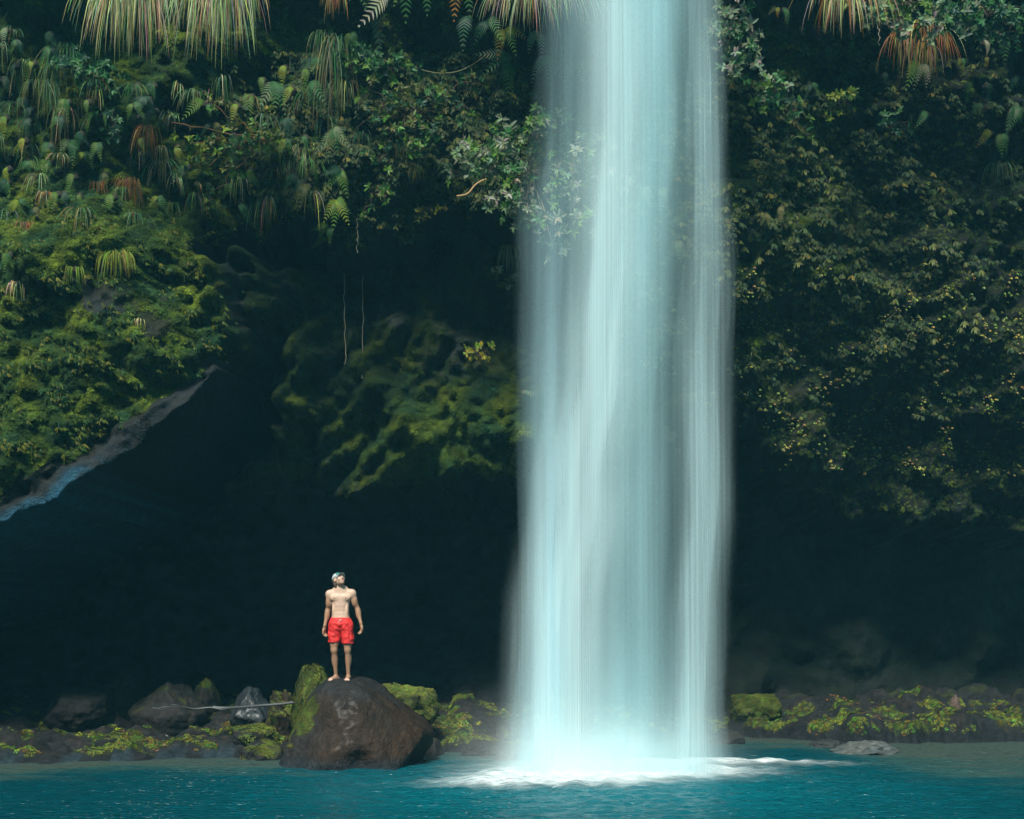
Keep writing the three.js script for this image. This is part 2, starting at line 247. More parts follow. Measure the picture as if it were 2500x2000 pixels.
const ledge = sheet(560, 240, (i, j) => {
  const x = -14 + i * 0.05, d = 22.6 + j * 0.045, h = ledgeAt(x, d), s = d - shoreAt(x), g = greenLedge(x, d), n = fbm2(x * 0.8, d * 0.9 + 50, 3);
  let c = mix3([0.046, 0.044, 0.04], [0.034, 0.038, 0.042], clamp(0.5 + n)); c = mix3(c, [0.07, 0.055, 0.045], smooth(0.15, 0.35, fbm2(x * 0.9 + 9, d * 1.2, 3)) * 0.7); c = mix3(c, mix3([0.03, 0.035, 0.04], [0.05, 0.085, 0.105], smooth(-0.05, 0.2, fbm2(x * 1.7, 44, 3)) * smooth(-1.5, -2.5, x)), smooth(0.34, 0.05, s));  // bluish patches at the waterline are painted sky sheen on wet rock
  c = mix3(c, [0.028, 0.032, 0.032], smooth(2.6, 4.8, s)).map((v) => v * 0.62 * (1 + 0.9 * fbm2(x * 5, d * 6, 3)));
  c = mix3(c, mix3([0.03, 0.045, 0.012], [0.06, 0.08, 0.018], clamp(0.5 + fbm2(x * 2, d * 2, 2))), g * 0.7);
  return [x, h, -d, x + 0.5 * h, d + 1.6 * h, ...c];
});
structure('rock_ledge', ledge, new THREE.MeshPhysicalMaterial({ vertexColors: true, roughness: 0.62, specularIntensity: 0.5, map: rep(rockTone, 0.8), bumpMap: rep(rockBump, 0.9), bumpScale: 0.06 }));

// ---------------------------------------------------------------- the pool
const FALL_X = 1.25, FALL_D = 21.6;
const foamAt = (x, d) => {   // white water where the fall lands, dragged out sideways
  const e = (cx, cd, rx, rd) => Math.exp(-(((x - cx) / rx) ** 2 + ((d - cd) / rd) ** 2));
  return clamp(1.3 * e(0.6, 20.9, 1.25, 0.8) + 1.1 * e(2.0, 21.9, 1.5, 0.7) + 0.75 * e(3.6, 23.3, 1.6, 0.35) + 0.7 * e(1.5, 22.6, 1.9, 1.2) + 0.4 * e(-0.5, 20.4, 0.9, 0.3));
};
const poolRows = []; for (let d = -5; d < 16; d += 0.7) poolRows.push(d); for (let d = 16; d < 30.5; d += 0.045) poolRows.push(d);
const pool = sheet(420, poolRows.length - 1, (i, j) => {
  const x = -14.7 + i * 0.07, d = poolRows[j], s = shoreAt(x) - d, f = foamAt(x, d);
  const calm = 1 - 0.8 * smooth(1.6, 0, s), near = Math.exp(-(((x - 1.2) / 4) ** 2 + ((d - 20.5) / 4) ** 2));
  const h = calm * (0.02 + 0.024 * near) * (fbm2(x * 0.9 + 3, d * 2.4, 3) + 0.4 * n2(x * 3, d * 7)) + f * (0.05 + 0.05 * n2(x * 3, d * 3));
  const shallow = clamp(smooth(3.3, 0.5, s + 0.8 * n2(x * 0.35, d * 0.9)) + 0.9 * smooth(4.2, 7.5, x) * smooth(8.5, 4, s + 0.9 * n2(x * 0.4, d * 0.7 + 8)) + 0.15 * n2(x * 0.6, d * 1.2));
  let c = mix3([0.0, 0.044, 0.058], [0.032, 0.072, 0.064], smooth(0.1, 0.9, shallow)); c = mix3(c, [0.06, 0.072, 0.058], smooth(0.75, 1, shallow) * 0.6);
  c = mix3(c, [0.0, 0.128, 0.162], near * 0.85);
  return [x, h, -d, x, d, ...c];
});
const waveTone = tile(512, (u, v) => [0.5 + 0.25 * loop(u, v, 9) + 0.2 * loop(u, v, 24, 5) + 0.12 * loop(u, v, 60, 9)]);
structure('water', pool, new THREE.MeshPhysicalMaterial({ vertexColors: true, roughness: 0.26, ior: 1.33, bumpMap: rep(waveTone, 0.22, 0.8), bumpScale: 0.05 }));
// ---------------------------------------------------------------- the waterfall: veils of falling water, spray and foam
{
  const fall = thing('waterfall', 'tall pale blue waterfall pouring straight down from the cliff into the pool', 'waterfall', V(FALL_X, 0, -FALL_D));
  const veilMat = new THREE.MeshPhysicalMaterial({ color: new THREE.Color(0.64, 0.9, 0.95), vertexColors: true, transparent: true, alphaMap: rep(streaks, 0.3, 0.05), roughness: 1, specularIntensity: 0.2, transmission: 0.4, thickness: 0 });
  const mistMat = new THREE.MeshPhysicalMaterial({ color: new THREE.Color(0.86, 0.97, 0.98), vertexColors: true, transparent: true, roughness: 1, specularIntensity: 0, transmission: 0.4, thickness: 0 });
  // each stream: plate row -> column, half width, density
  const D = 21.9, TOP = 15.2, X = (px) => (px - 1250) / FOCAL * D, ROW = (y) => HORIZON - (y - EYE) / D * FOCAL;
  const streams = [
    { tint: [1.12, 1.04, 1.02], c: [[-400, 1500], [250, 1502], [600, 1488], [900, 1462], [1200, 1412], [1500, 1375], [1900, 1362]], w: [[-200, 62], [400, 58], [900, 64], [1300, 76], [1700, 80], [1900, 92]], a: [[-100, 0.74], [300, 0.74], [900, 0.8], [1500, 0.88], [1900, 0.95]] },
    { tint: [1, 1, 1], c: [[-400, 1712], [300, 1722], [600, 1724], [900, 1712], [1200, 1715], [1500, 1695], [1900, 1680]], w: [[-200, 26], [400, 30], [800, 42], [1200, 40], [1700, 40], [1900, 56]], a: [[0, 0.34], [300, 0.46], [700, 0.42], [1100, 0.62], [1500, 0.68], [1900, 0.8]] },
    { tint: [0.88, 0.96, 1.0], c: [[-400, 1400], [300, 1380], [600, 1345], [900, 1336], [1200, 1336], [1500, 1334], [1900, 1322]], w: [[0, 40], [500, 50], [1000, 42], [1500, 36], [1900, 50]], a: [[-100, 0.18], [300, 0.2], [700, 0.36], [1100, 0.52], [1600, 0.7], [1900, 0.8]] },
    { tint: [0.85, 0.98, 0.98], c: [[-400, 1612], [300, 1605], [700, 1580], [1100, 1560], [1500, 1545], [1900, 1530]], w: [[0, 56], [500, 52], [900, 48], [1400, 60], [1900, 90]], a: [[0, 0.5], [300, 0.4], [700, 0.3], [1100, 0.24], [1500, 0.3], [1750, 0.42], [1900, 0.7]] },
    { tint: [0.86, 0.98, 1], c: [[-400, 1570], [300, 1560], [900, 1530], [1500, 1520], [1900, 1515]], w: [[0, 105], [500, 105], [900, 100], [1500, 88], [1900, 108]], a: [[0, 0.24], [300, 0.25], [900, 0.25], [1400, 0.28], [1750, 0.4], [1900, 0.5]] },
  ];
  const drops = (g) => { const n = g.attributes.normal; for (let k = 0; k < n.count; k++) n.setXYZ(k, -0.05, 0.5, 0.86); return g; };   // falling drops scatter the same way all over, they have no folds to shade
  let seed = 0;
  for (const s of streams) for (let k = 0; k < 2; k++) {
    seed += 13.7;
    const sd = seed, g = sheet(48, 90, (i, j) => {
      const y = 0.02 + (TOP - 0.02) * (j / 90), row = ROW(y), u = i / 48 * 2 - 1, w = X(1250 + track(s.w, row)), fallen = 1 - y / TOP;
      const x = X(track(s.c, row)) + u * w * 2.05 + 0.04 * n2(u * 3 + sd, y * 0.35), a = track(s.a, row) * Math.exp(-u * u * 3.2) * smooth(1, 0.72, Math.abs(u));
      const z = -0.55 + 0.75 * fallen + k * 0.22 - 0.11 + 0.1 * n2(u * 1.6 + sd, y * 0.12);
      return [x - FALL_X, y, z, x + sd * 1.7, y + sd, ...s.tint, a * (0.62 + 0.14 * n2(u * 2.2 + sd, y * 0.2))];
    });
    drops(g);
    part('water_veil', g, veilMat, fall);
  }
  // spray round the foot of the fall
  for (let k = 0; k < 4; k++) part('spray', drops(sheet(30, 20, (i, j) => {
    const u = i / 30 * 2 - 1, v = j / 20, x = u * (2.6 + 0.2 * k) + 0.1, y = 0.03 + v * 2.3;
    const dens = 0.42 * Math.exp(-(((x + 0.05) / 1.15) ** 2)) * Math.exp(-((v / 0.34) ** 2)) * (1 - v) * smooth(1, 0.7, Math.abs(u)) * (0.85 + 0.3 * n2(x * 1.1 + k * 9, y));
    return [x, y, 0.75 - k * 0.5 + 0.25 * n2(u * 2 + k * 5, v), x, y, 1, 1, 1, clamp(dens)];
  })), mistMat, fall);
  const foamMat = new THREE.MeshPhysicalMaterial({ color: new THREE.Color(0.93, 0.98, 0.98), vertexColors: true, transparent: true, roughness: 0.95, specularIntensity: 0.2, alphaMap: rep(waveTone, 0.3, 0.9) });
  part('foam', sheet(160, 110, (i, j) => {
    const x = -3 + i * 0.055, d = 19 + j * 0.05, f = foamAt(x, d) + 0.16 * fbm2(x * 0.5, d * 2.6, 3);
    return [x - FALL_X, 0.035 + 0.09 * foamAt(x, d) + 0.03 * n2(x * 2, d * 2), FALL_D - d, x, d, 1, 1, 1, clamp(Math.pow(smooth(0.0, 1.2, f), 1.15) * 1.35)];
  }), foamMat, fall);
}
// ---------------------------------------------------------------- boulders and stones
const boulderMat = new THREE.MeshPhysicalMaterial({ vertexColors: true, roughness: 0.6, specularIntensity: 0.55, map: rep(rockTone, 0.9), bumpMap: rep(rockBump, 1.1), bumpScale: 0.05, clearcoat: 0.06, clearcoatRoughness: 0.3 });
const dullMat = new THREE.MeshPhysicalMaterial({ vertexColors: true, specularIntensity: 0.5, roughness: 0.75, map: rep(rockTone, 1.1), bumpMap: rep(rockBump, 1.3), bumpScale: 0.025 });
const GREEN = (x, y) => mix3([0.06, 0.085, 0.016], [0.15, 0.18, 0.032], clamp(0.5 + fbm2(x * 3, y * 3 + 5, 3)));
// the big boulder: flat faces cut to its outline, softened
const bigRock = (() => {
  const face = (nx, ny, nz, px, py, pz) => { const l = Math.hypot(nx, ny, nz); return [nx / l, ny / l, nz / l, (nx * px + ny * py + nz * pz) / l]; };
  const planes = [
    face(-0.93, 0.36, 0.1, -1.12, 0.12, 0), face(-0.86, 0.5, 0.15, -0.8, 0.94, 0), face(-0.68, 0.73, 0.12, -0.6, 1.14, 0), face(0.02, 1, 0.10, -0.1, 1.34, 0), face(0.5, 0.86, 0.12, 0.2, 1.3, 0), face(0.6, 0.8, 0.12, 0.5, 1.1, 0), face(0.56, 0.82, 0.12, 0.92, 0.82, 0),
    face(0.98, 0.1, 0.1, 1.25, 0.5, 0), face(0.83, -0.5, 0.15, 1.2, 0.32, 0), face(-0.62, 0.4, 0.7, -0.55, 0.75, 0.7), face(-0.06, 0.5, 0.86, 0, 0.8, 0.92), face(0.5, 0.42, 0.76, 0.7, 0.5, 0.8), face(0.1, -0.1, 1, 0, 0.1, 1.18), face(-0.2, 0.3, -1, 0, 0.8, -0.9), face(0.5, 0.2, -0.9, 0.6, 0.6, -0.8), face(0, -1, 0, 0, -0.5, 0),
  ];
  return (x, y, z) => {
    let d = -9; for (const p of planes) d = smax(d, p[0] * x + p[1] * y + p[2] * z - p[3], 0.09);
    const bite = Math.hypot((x - 0.22) * 1.3, (y - 0.0) * 1.0, z - 1.3) - 0.3;       // the broken notch at the water's edge
    d = smax(d, -bite, 0.12);
    return d + 0.05 * fbm3(x * 0.9, y * 0.9, z * 0.9, 2) + 0.035 * fbm3(x * 2.6 + 5, y * 2.6, z * 2.6, 3) + 0.012 * fbm3(x * 9, y * 9, z * 9, 2);
  };
})();
const BIG = place(862, 1860, 23.9); BIG.y = 0;
const bigMoss = (x, y, z) => smooth(0.0, 0.2, 0.5 * fbm3(x * 1.6, y * 1.6, z * 1.6, 3) + 0.38 * Math.exp(-(((x + 0.78 - (y - 0.6) * 0.35) / 0.2) ** 2)) * smooth(0.1, 0.4, y) * smooth(1.25, 1.0, y) - 0.16 + 0.2 * smooth(-0.9, -1.2, x)) * smooth(-0.3, -0.5, x);
{
  const g = sdfMesh(bigRock, [-1.5, -0.45, -1.3], [1.6, 1.6, 1.5], 0.033, (x, y, z, nx, ny) => {
    let c = mix3([0.034, 0.019, 0.01], [0.062, 0.033, 0.014], clamp(0.5 + fbm3(x * 1.2, y * 0.7, z, 3)));
    c = mix3(c, [0.035, 0.038, 0.042], clamp(smooth(0.8, 1.3, y + 0.2 * n3(x * 2, y * 2, z * 2)) * 0.75 + smooth(-0.2, -0.6, x + 0.2 * n3(x, y * 2, z)) * 0.7));
    c = mix3(c, [0.03, 0.04, 0.05], smooth(0.22, 0.02, y));
    c = c.map((v) => v * 0.78 * (1 + 0.6 * fbm3(x * 7, y * 4, z * 7, 3)));
    return mix3(c, GREEN(x, y + z).map((v) => v * 0.55), bigMoss(x, y, z) * 0.9);
  });
  const t = thing('boulder', 'big wet brown boulder at the water, the man standing on top of it', 'boulder', BIG);
  part('stone', boxUV(g), boulderMat, t).userData.source = g;
}
function stoneGeo(seed, w, h, dp, opt = {}) {   // a rounded stone with a few cut faces, standing on y = 0
  const r = rngOf(seed), g = new THREE.IcosahedronGeometry(1, opt.detail ?? 18), p = g.attributes.position, cuts = [];
  for (let k = 0; k < (opt.cuts ?? 7); k++) cuts.push([V(r() * 2 - 1, r() * 1.6 - 0.5, r() * 2 - 1).normalize(), 0.62 + 0.25 * r()]);
  for (const c of opt.planes ?? []) cuts.push([V(...c.slice(0, 3)).normalize(), c[3]]);
  const C = new Float32Array(p.count * 3), v = V(0, 0, 0), s = seed * 1.7;
  for (let k = 0; k < p.count; k++) {
    v.fromBufferAttribute(p, k).normalize(); let R = 1; for (const [n, q] of cuts) { const a = v.dot(n); if (a > 0.05) R = smin(R, q / a, 0.05); }
    R *= 1 + (opt.rough ?? 0.1) * fbm3(v.x * 1.6 + s, v.y * 1.6, v.z * 1.6, 4) + 0.03 * fbm3(v.x * 6 + s, v.y * 6, v.z * 6, 3);
    v.multiplyScalar(R); p.setXYZ(k, v.x * w / 2, v.y * h * 0.62 + h * 0.36, v.z * dp / 2);
  }
  const m = mergeVerts(g); m.computeVertexNormals();
  const q = m.attributes.position, nn = m.attributes.normal, CC = new Float32Array(q.count * 3), UU = new Float32Array(q.count * 2);
  for (let k = 0; k < q.count; k++) {
    const x = q.getX(k), y = q.getY(k), z = q.getZ(k), a = Math.abs(nn.getX(k)), b = Math.abs(nn.getY(k)), e = Math.abs(nn.getZ(k));
    UU.set(b > a && b > e ? [x, z] : a > e ? [z, y] : [x, y], k * 2);
    const base = mix3(opt.c0 ?? [0.05, 0.052, 0.055], opt.c1 ?? [0.08, 0.074, 0.066], clamp(0.5 + fbm3(x * 2 + s, y * 2, z * 2, 3)));
    const mo = smooth(0.1, 0.34, (opt.moss ?? 0) + 0.6 * fbm3(x * 2.2 + s, y * 2.2, z * 2.2, 3) + 0.25 * (nn.getY(k) - 0.3));
    CC.set(mix3(base.map((v) => v * (opt.bright ?? 0.38) * (1 + 0.8 * fbm3(x * 6 + s, y * 6, z * 6, 3))), GREEN(x + s, y + z).map((v) => v * 0.55), opt.moss === undefined ? 0 : mo * 0.9), k * 3);
  }
  m.setAttribute('color', new THREE.BufferAttribute(CC, 3)); m.setAttribute('uv', new THREE.BufferAttribute(UU, 2));
  return m;
}
function mergeVerts(g) {   // weld an icosphere so that its normals run smoothly
  const p = g.attributes.position, map = new Map(), P = [], I = [];
  for (let k = 0; k < p.count; k++) { const key = [p.getX(k), p.getY(k), p.getZ(k)].map((x) => Math.round(x * 2e4)).join(); if (!map.has(key)) { map.set(key, P.length / 3); P.push(p.getX(k), p.getY(k), p.getZ(k)); } I.push(map.get(key)); }
  const o = new THREE.BufferGeometry(); o.setAttribute('position', new THREE.Float32BufferAttribute(P, 3)); o.setIndex(I); return o;
}
const stones = [];
// plate box (left, right, top, bottom), distance, label, options
const STONES = [
  [105, 262, 1664, 1752, 26.2, 'long flat-topped dark boulder, leftmost of the row under the overhang', { cuts: 4, planes: [[0.2, 1, 0.2, 0.62]], c0: [0.05, 0.05, 0.046], moss: -0.18, deep: 1.3 }],
  [255, 352, 1645, 1710, 27.2, 'rounded dark boulder with a pale blue patch, second from the left in the row', { c0: [0.05, 0.056, 0.055], moss: -0.12, deep: 1 }],
  [320, 500, 1646, 1735, 26.4, 'wide hump-backed boulder in the middle of the row under the overhang', { c0: [0.05, 0.05, 0.045], moss: -0.1, deep: 1.2, planes: [[-0.6, 0.75, 0.3, 0.62], [0.6, 0.7, 0.3, 0.66]] }],
  [462, 536, 1652, 1708, 27.0, 'small mossy brown boulder behind the hump-backed one', { moss: -0.02, c0: [0.06, 0.055, 0.04], deep: 0.8 }],
  [552, 665, 1672, 1724, 26.4, 'pointed blue-black boulder with a wet shiny top left of the mossy stones', { cuts: 4, planes: [[-0.75, 0.6, 0.35, 0.55], [0.72, 0.62, 0.3, 0.58], [0.1, 0.4, 1, 0.6]], c0: [0.05, 0.07, 0.085], c1: [0.09, 0.12, 0.14], deep: 0.9, wet: true }],
  [655, 735, 1674, 1726, 25.6, 'low brown and green stone between the pointed boulder and the tall mossy one', { moss: 0.1, c0: [0.07, 0.05, 0.03], c1: [0.11, 0.07, 0.03], deep: 0.8, cuts: 0, rough: 0.3, planes: [[0.3, 1, 0.2, 0.6]] }],
  [716, 812, 1620, 1720, 25.2, 'tall rounded boulder thickly covered with bright moss behind the man', { moss: 0.42, deep: 1.0, fur: 1, cuts: 0, rough: 0.18 }],
  [892, 1060, 1655, 1712, 26.6, 'long low mossy mound just right of the big boulder', { moss: 0.34, deep: 1.1, fur: 1, cuts: 0, rough: 0.3, planes: [[0, 1, 0.2, 0.6]] }],
  [1775, 1912, 1678, 1735, 29.6, 'flat-topped mossy block on the right bank beside the fall', { moss: 0.42, deep: 1.1, fur: 1, cuts: 0, rough: 0.16, planes: [[0, 1, 0.1, 0.55], [-1, 0, 0, 0.75], [1, 0.2, 0, 0.75]] }],
  [2312, 2352, 1687, 1722, 29.4, 'small angular reddish-brown stone alone on the right bank', { cuts: 9, rough: 0.05, detail: 8, bright: 1, planes: [[-0.8, 0.7, 0.2, 0.5], [0.8, 0.5, 0.4, 0.5]], c0: [0.16, 0.11, 0.085], c1: [0.22, 0.15, 0.12], deep: 0.25 }],
  [2038, 2185, 1808, 1848, 25.6, 'flat grey rock lying in the shallow water off the right bank', { bright: 1, c0: [0.08, 0.1, 0.1], c1: [0.13, 0.14, 0.13], deep: 1.0, rough: 0.2 }],
  [1965, 2060, 1803, 1826, 27.0, 'low grey rock at the edge of the right bank beside the one in the water', { c0: [0.09, 0.11, 0.11], c1: [0.14, 0.15, 0.14], deep: 0.9, rough: 0.2 }],
  [1735, 1825, 1782, 1822, 27.4, 'dark wet rock with an ochre patch right of the foot of the fall', { c0: [0.06, 0.07, 0.07], c1: [0.1, 0.09, 0.07], deep: 0.8 }],
  [1110, 1232, 1806, 1842, 25.2, 'flat dark rock at the water left of the fall', { c0: [0.05, 0.06, 0.065], deep: 0.9, rough: 0.16 }],
  [1030, 1085, 1802, 1834, 25.2, 'small dark rock close to the right end of the big boulder', { c0: [0.045, 0.05, 0.05], moss: -0.15, deep: 0.5 }],
  [1205, 1262, 1820, 1860, 24.3, 'round dark rock half hidden in spray at the foot of the fall', { c0: [0.06, 0.08, 0.09], deep: 0.5 }],
  [1195, 1300, 1748, 1818, 26.6, 'dark broad rock behind the spray left of the fall', { c0: [0.05, 0.06, 0.06], moss: -0.1, deep: 0.9 }],
  [560, 700, 1752, 1800, 25.3, 'low mossy cushion of rock in front of the fallen branch', { moss: 0.12, deep: 0.9, planes: [[0, 1, 0.2, 0.5]] }],
  [590, 690, 1806, 1862, 24.5, 'dark rock with a moss cap left of the foot of the big boulder', { moss: 0.04, c0: [0.05, 0.05, 0.05], deep: 0.7 }],
];
const wetMat = new THREE.MeshPhysicalMaterial({ vertexColors: true, roughness: 0.42, map: rep(rockTone, 0.9), bumpMap: rep(rockBump, 1.1), bumpScale: 0.04, clearcoat: 0.18, clearcoatRoughness: 0.3 });
STONES.forEach(([l, r, t, b, d, label, o], k) => {
  const p = place((l + r) / 2, b, d), w = (r - l) / FOCAL * d, h = (b - t) / FOCAL * d, ground = Math.max(-0.1, ledgeAt(p.x, d) - 0.05), low = Math.min(p.y, ground);
  p.y = low;
  const g = stoneGeo(100 + k * 7, w * 1.04, h + (place(0, b, d).y - low), o.deep, o), th = thing(k === 9 ? 'stone' : 'boulder', label, k === 9 ? 'stone' : 'boulder', p);
  part('rock', boxUV(g), o.wet ? wetMat : dullMat, th); stones.push({ th, g, o });
});
// ---------------------------------------------------------------- moss: tiny leaves by the ten thousand, nobody could count them
const leafy = (extra) => new THREE.MeshPhysicalMaterial({ vertexColors: true, roughness: 0.55, side: THREE.DoubleSide, transmission: 0.3, thickness: 0, specularIntensity: 0.35, ...extra });
const plantMat = leafy(), mossMat = new THREE.MeshPhysicalMaterial({ vertexColors: true, roughness: 0.9, specularIntensity: 0.2, side: THREE.DoubleSide });
const glossMat = leafy({ roughness: 0.5, specularIntensity: 0.45 });
function tuft(seed, leaves, size, w) {
  const s = new Soup(), r = rngOf(seed);
  for (let k = 0; k < leaves; k++) {
    const a = r() * 6.283, up = 0.15 + r() * 0.9, d = V(Math.cos(a), up, Math.sin(a)).normalize(), t = V(-Math.sin(a), 0, Math.cos(a)), p = V(Math.cos(a), 0, Math.sin(a)).multiplyScalar(r() * size * 0.8), l = size * (0.5 + 0.7 * r()), c = 0.75 + 0.5 * r();
    const A = s.vv(p, [c, c, c]), B = s.vv(p.clone().addScaledVector(d, l * 0.55).addScaledVector(t, w * l), [c, c, c]), C = s.vv(p.clone().addScaledVector(d, l).add(V(0, -l * 0.25, 0)), [c, c, c]), D = s.vv(p.clone().addScaledVector(d, l * 0.55).addScaledVector(t, -w * l), [c, c, c]);
    s.t(A, B, C); s.t(A, C, D);
  }
  return s.geo();
}
function scatter(name, label, geo, mat, spots) {   // spots: [position, normal, scale, colour]
  const m = new THREE.InstancedMesh(geo, mat, spots.length), M = new THREE.Matrix4(), q = new THREE.Quaternion(), q2 = new THREE.Quaternion(), up = V(0, 1, 0), c = new THREE.Color(), r = rngOf(spots.length);
  spots.forEach(([p, n, s, col], k) => { q.setFromUnitVectors(up, n); q2.setFromAxisAngle(up, r() * 6.283); M.compose(p, q.multiply(q2), V(s, s, s)); m.setMatrixAt(k, M); m.setColorAt(k, c.setRGB(...col)); });
  m.name = numbered(name); m.castShadow = m.receiveShadow = true; scene.add(m);
  return tag(m, label, 'moss', null, 'stuff');
}
const wallNormal = (x, y) => V(cliffDepth(x + 0.06, y) - cliffDepth(x - 0.06, y), cliffDepth(x, y + 0.06) - cliffDepth(x, y - 0.06), 0.12).normalize();
{
  const r = rngOf(5), spots = [], crumbs = [];
  for (let k = 0; k < 1100000; k++) {
    const x = -12 + 24 * r(), y = 1 + 12.6 * r(), d = cliffDepth(x, y), px = 1250 + x / d * FOCAL, py = HORIZON - (y - EYE) / d * FOCAL;
    if (px < -220 || px > 2700 || py < -60) continue;
    const c = cliffAt(x, y), m = mossy(x, y, c);
    if (r() > smooth(0.12, 0.62, m) + (c.sd[0] > 0.1 ? 0.1 : 0)) continue;
    const n = wallNormal(x, y); if (n.y < -0.75) continue;
    const t = clamp(0.5 + 0.9 * fbm2(x * 0.9 + 80, y * 0.9, 3) + 0.35 * (r() - 0.5)), L = smooth(0, 0.8, c.sd[2]);
    let col = t > 0.5 ? mix3(MOSS_A, MOSS_B, t * 2 - 1) : mix3(MOSS_C, MOSS_A, t * 2);
    if (x > 1.5) col = mix3(col, [0.055, 0.068, 0.012], 0.5 * r());
    const dim = 1 - 0.6 * smooth(0.05, 0.3, Math.max(c.sd[1], c.sd[5])) * (1 - Math.exp(-(((x + 1.0) / 1.7) ** 2 + ((y - 5.6) / 0.9) ** 2))) * smooth(0.3, 0, c.sd[0]);  // shade put into the moss colour of the central slab, sparing the lit bulge
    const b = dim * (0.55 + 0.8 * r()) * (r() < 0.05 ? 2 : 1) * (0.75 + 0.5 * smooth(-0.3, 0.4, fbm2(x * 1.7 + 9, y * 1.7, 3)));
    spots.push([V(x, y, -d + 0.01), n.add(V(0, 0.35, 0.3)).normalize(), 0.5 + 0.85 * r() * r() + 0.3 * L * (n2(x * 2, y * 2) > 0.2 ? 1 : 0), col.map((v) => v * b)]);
  }
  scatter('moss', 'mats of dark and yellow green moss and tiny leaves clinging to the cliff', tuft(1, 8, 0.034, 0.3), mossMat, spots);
  const g = rngOf(6), low = [];
  for (let k = 0; k < 200000; k++) {
    const x = -10 + 20 * g(), d = 23.2 + 7 * g(), m = greenLedge(x, d); if (g() > m) continue;
    const h = ledgeAt(x, d), n = V(ledgeAt(x - 0.05, d) - ledgeAt(x + 0.05, d), 0.1, ledgeAt(x, d + 0.05) - ledgeAt(x, d - 0.05)).normalize();
    const t = clamp(0.5 + 0.8 * fbm2(x * 1.3, d * 1.5, 3) + 0.4 * (g() - 0.5)), b = 0.7 + 0.7 * g();
    low.push([V(x, h - 0.005, -d), n, 0.5 + 1.1 * g() * g(), mix3([0.065, 0.095, 0.016], [0.2, 0.235, 0.035], t).map((v) => v * b * (g() < 0.3 ? 0.5 : 1.1))]);
  }
  scatter('moss', 'low cushions of bright yellow green moss on the rock ledge along the water', tuft(2, 9, 0.034, 0.25), mossMat, low);
}
// fur of moss on single boulders: part of the boulder
function fur(th, geo, test, count, seed, size = 0.8) {
  const p = geo.attributes.position, n = geo.attributes.normal, r = rngOf(seed), list = [], idx = geo.index.array, A = V(0, 0, 0), B = V(0, 0, 0), C = V(0, 0, 0);
  for (let k = 0; k < count; k++) {
    const f = Math.floor(r() * idx.length / 3) * 3, u = r(), v = r() * (1 - u); A.fromBufferAttribute(p, idx[f]); B.fromBufferAttribute(p, idx[f + 1]); C.fromBufferAttribute(p, idx[f + 2]);
    const q = A.clone().multiplyScalar(1 - u - v).addScaledVector(B, u).addScaledVector(C, v), m = test(q.x, q.y, q.z, n.getY(idx[f])); if (r() > m) continue;
    list.push([q, V(n.getX(idx[f]), n.getY(idx[f]) + 0.2, n.getZ(idx[f])).normalize(), size * (0.5 + 0.7 * r() * r()), GREEN(q.x + seed, q.y + q.z).map((c) => c * (0.65 + 0.7 * r()))]);
  }
  if (!list.length) return;
  const m = new THREE.InstancedMesh(tuft(seed, 8, 0.05, 0.26), mossMat, list.length), M = new THREE.Matrix4(), Q = new THREE.Quaternion(), c = new THREE.Color();
  list.forEach(([q, nn, s, col], k) => { Q.setFromUnitVectors(V(0, 1, 0), nn); m.setMatrixAt(k, M.compose(q, Q, V(s, s, s))); m.setColorAt(k, c.setRGB(...col)); });
  m.name = 'moss'; m.userData.kind = 'stuff'; m.castShadow = m.receiveShadow = true; th.add(m);
}
{
  const big = scene.getObjectByName('boulder');
  fur(big, big.children[0].userData.source, (x, y, z) => smooth(0.3, 0.8, bigMoss(x, y, z)), 26000, 71, 0.55);
  stones.forEach(({ th, g, o }, k) => { if (o.moss > -0.05) fur(th, g, (x, y, z, ny) => smooth(0.05, 0.3, o.moss + 0.45 * fbm3(x * 2, y * 2, z * 2 + k, 3) + 0.25 * (ny - 0.3)), o.fur ? 9000 : 3500, 300 + k, 0.7); });
}

// ---------------------------------------------------------------- plants on the cliff
const GREENS = { deep: [0.018, 0.07, 0.035], green: [0.04, 0.13, 0.035], fresh: [0.1, 0.2, 0.025], pale: [0.16, 0.23, 0.12], yellow: [0.34, 0.31, 0.02], olive: [0.1, 0.115, 0.025], straw: [0.44, 0.45, 0.2], rust: [0.27, 0.12, 0.02], brown: [0.17, 0.1, 0.04], grey: [0.32, 0.34, 0.22], lime: [0.2, 0.26, 0.018], bronze: [0.115, 0.11, 0.022] };
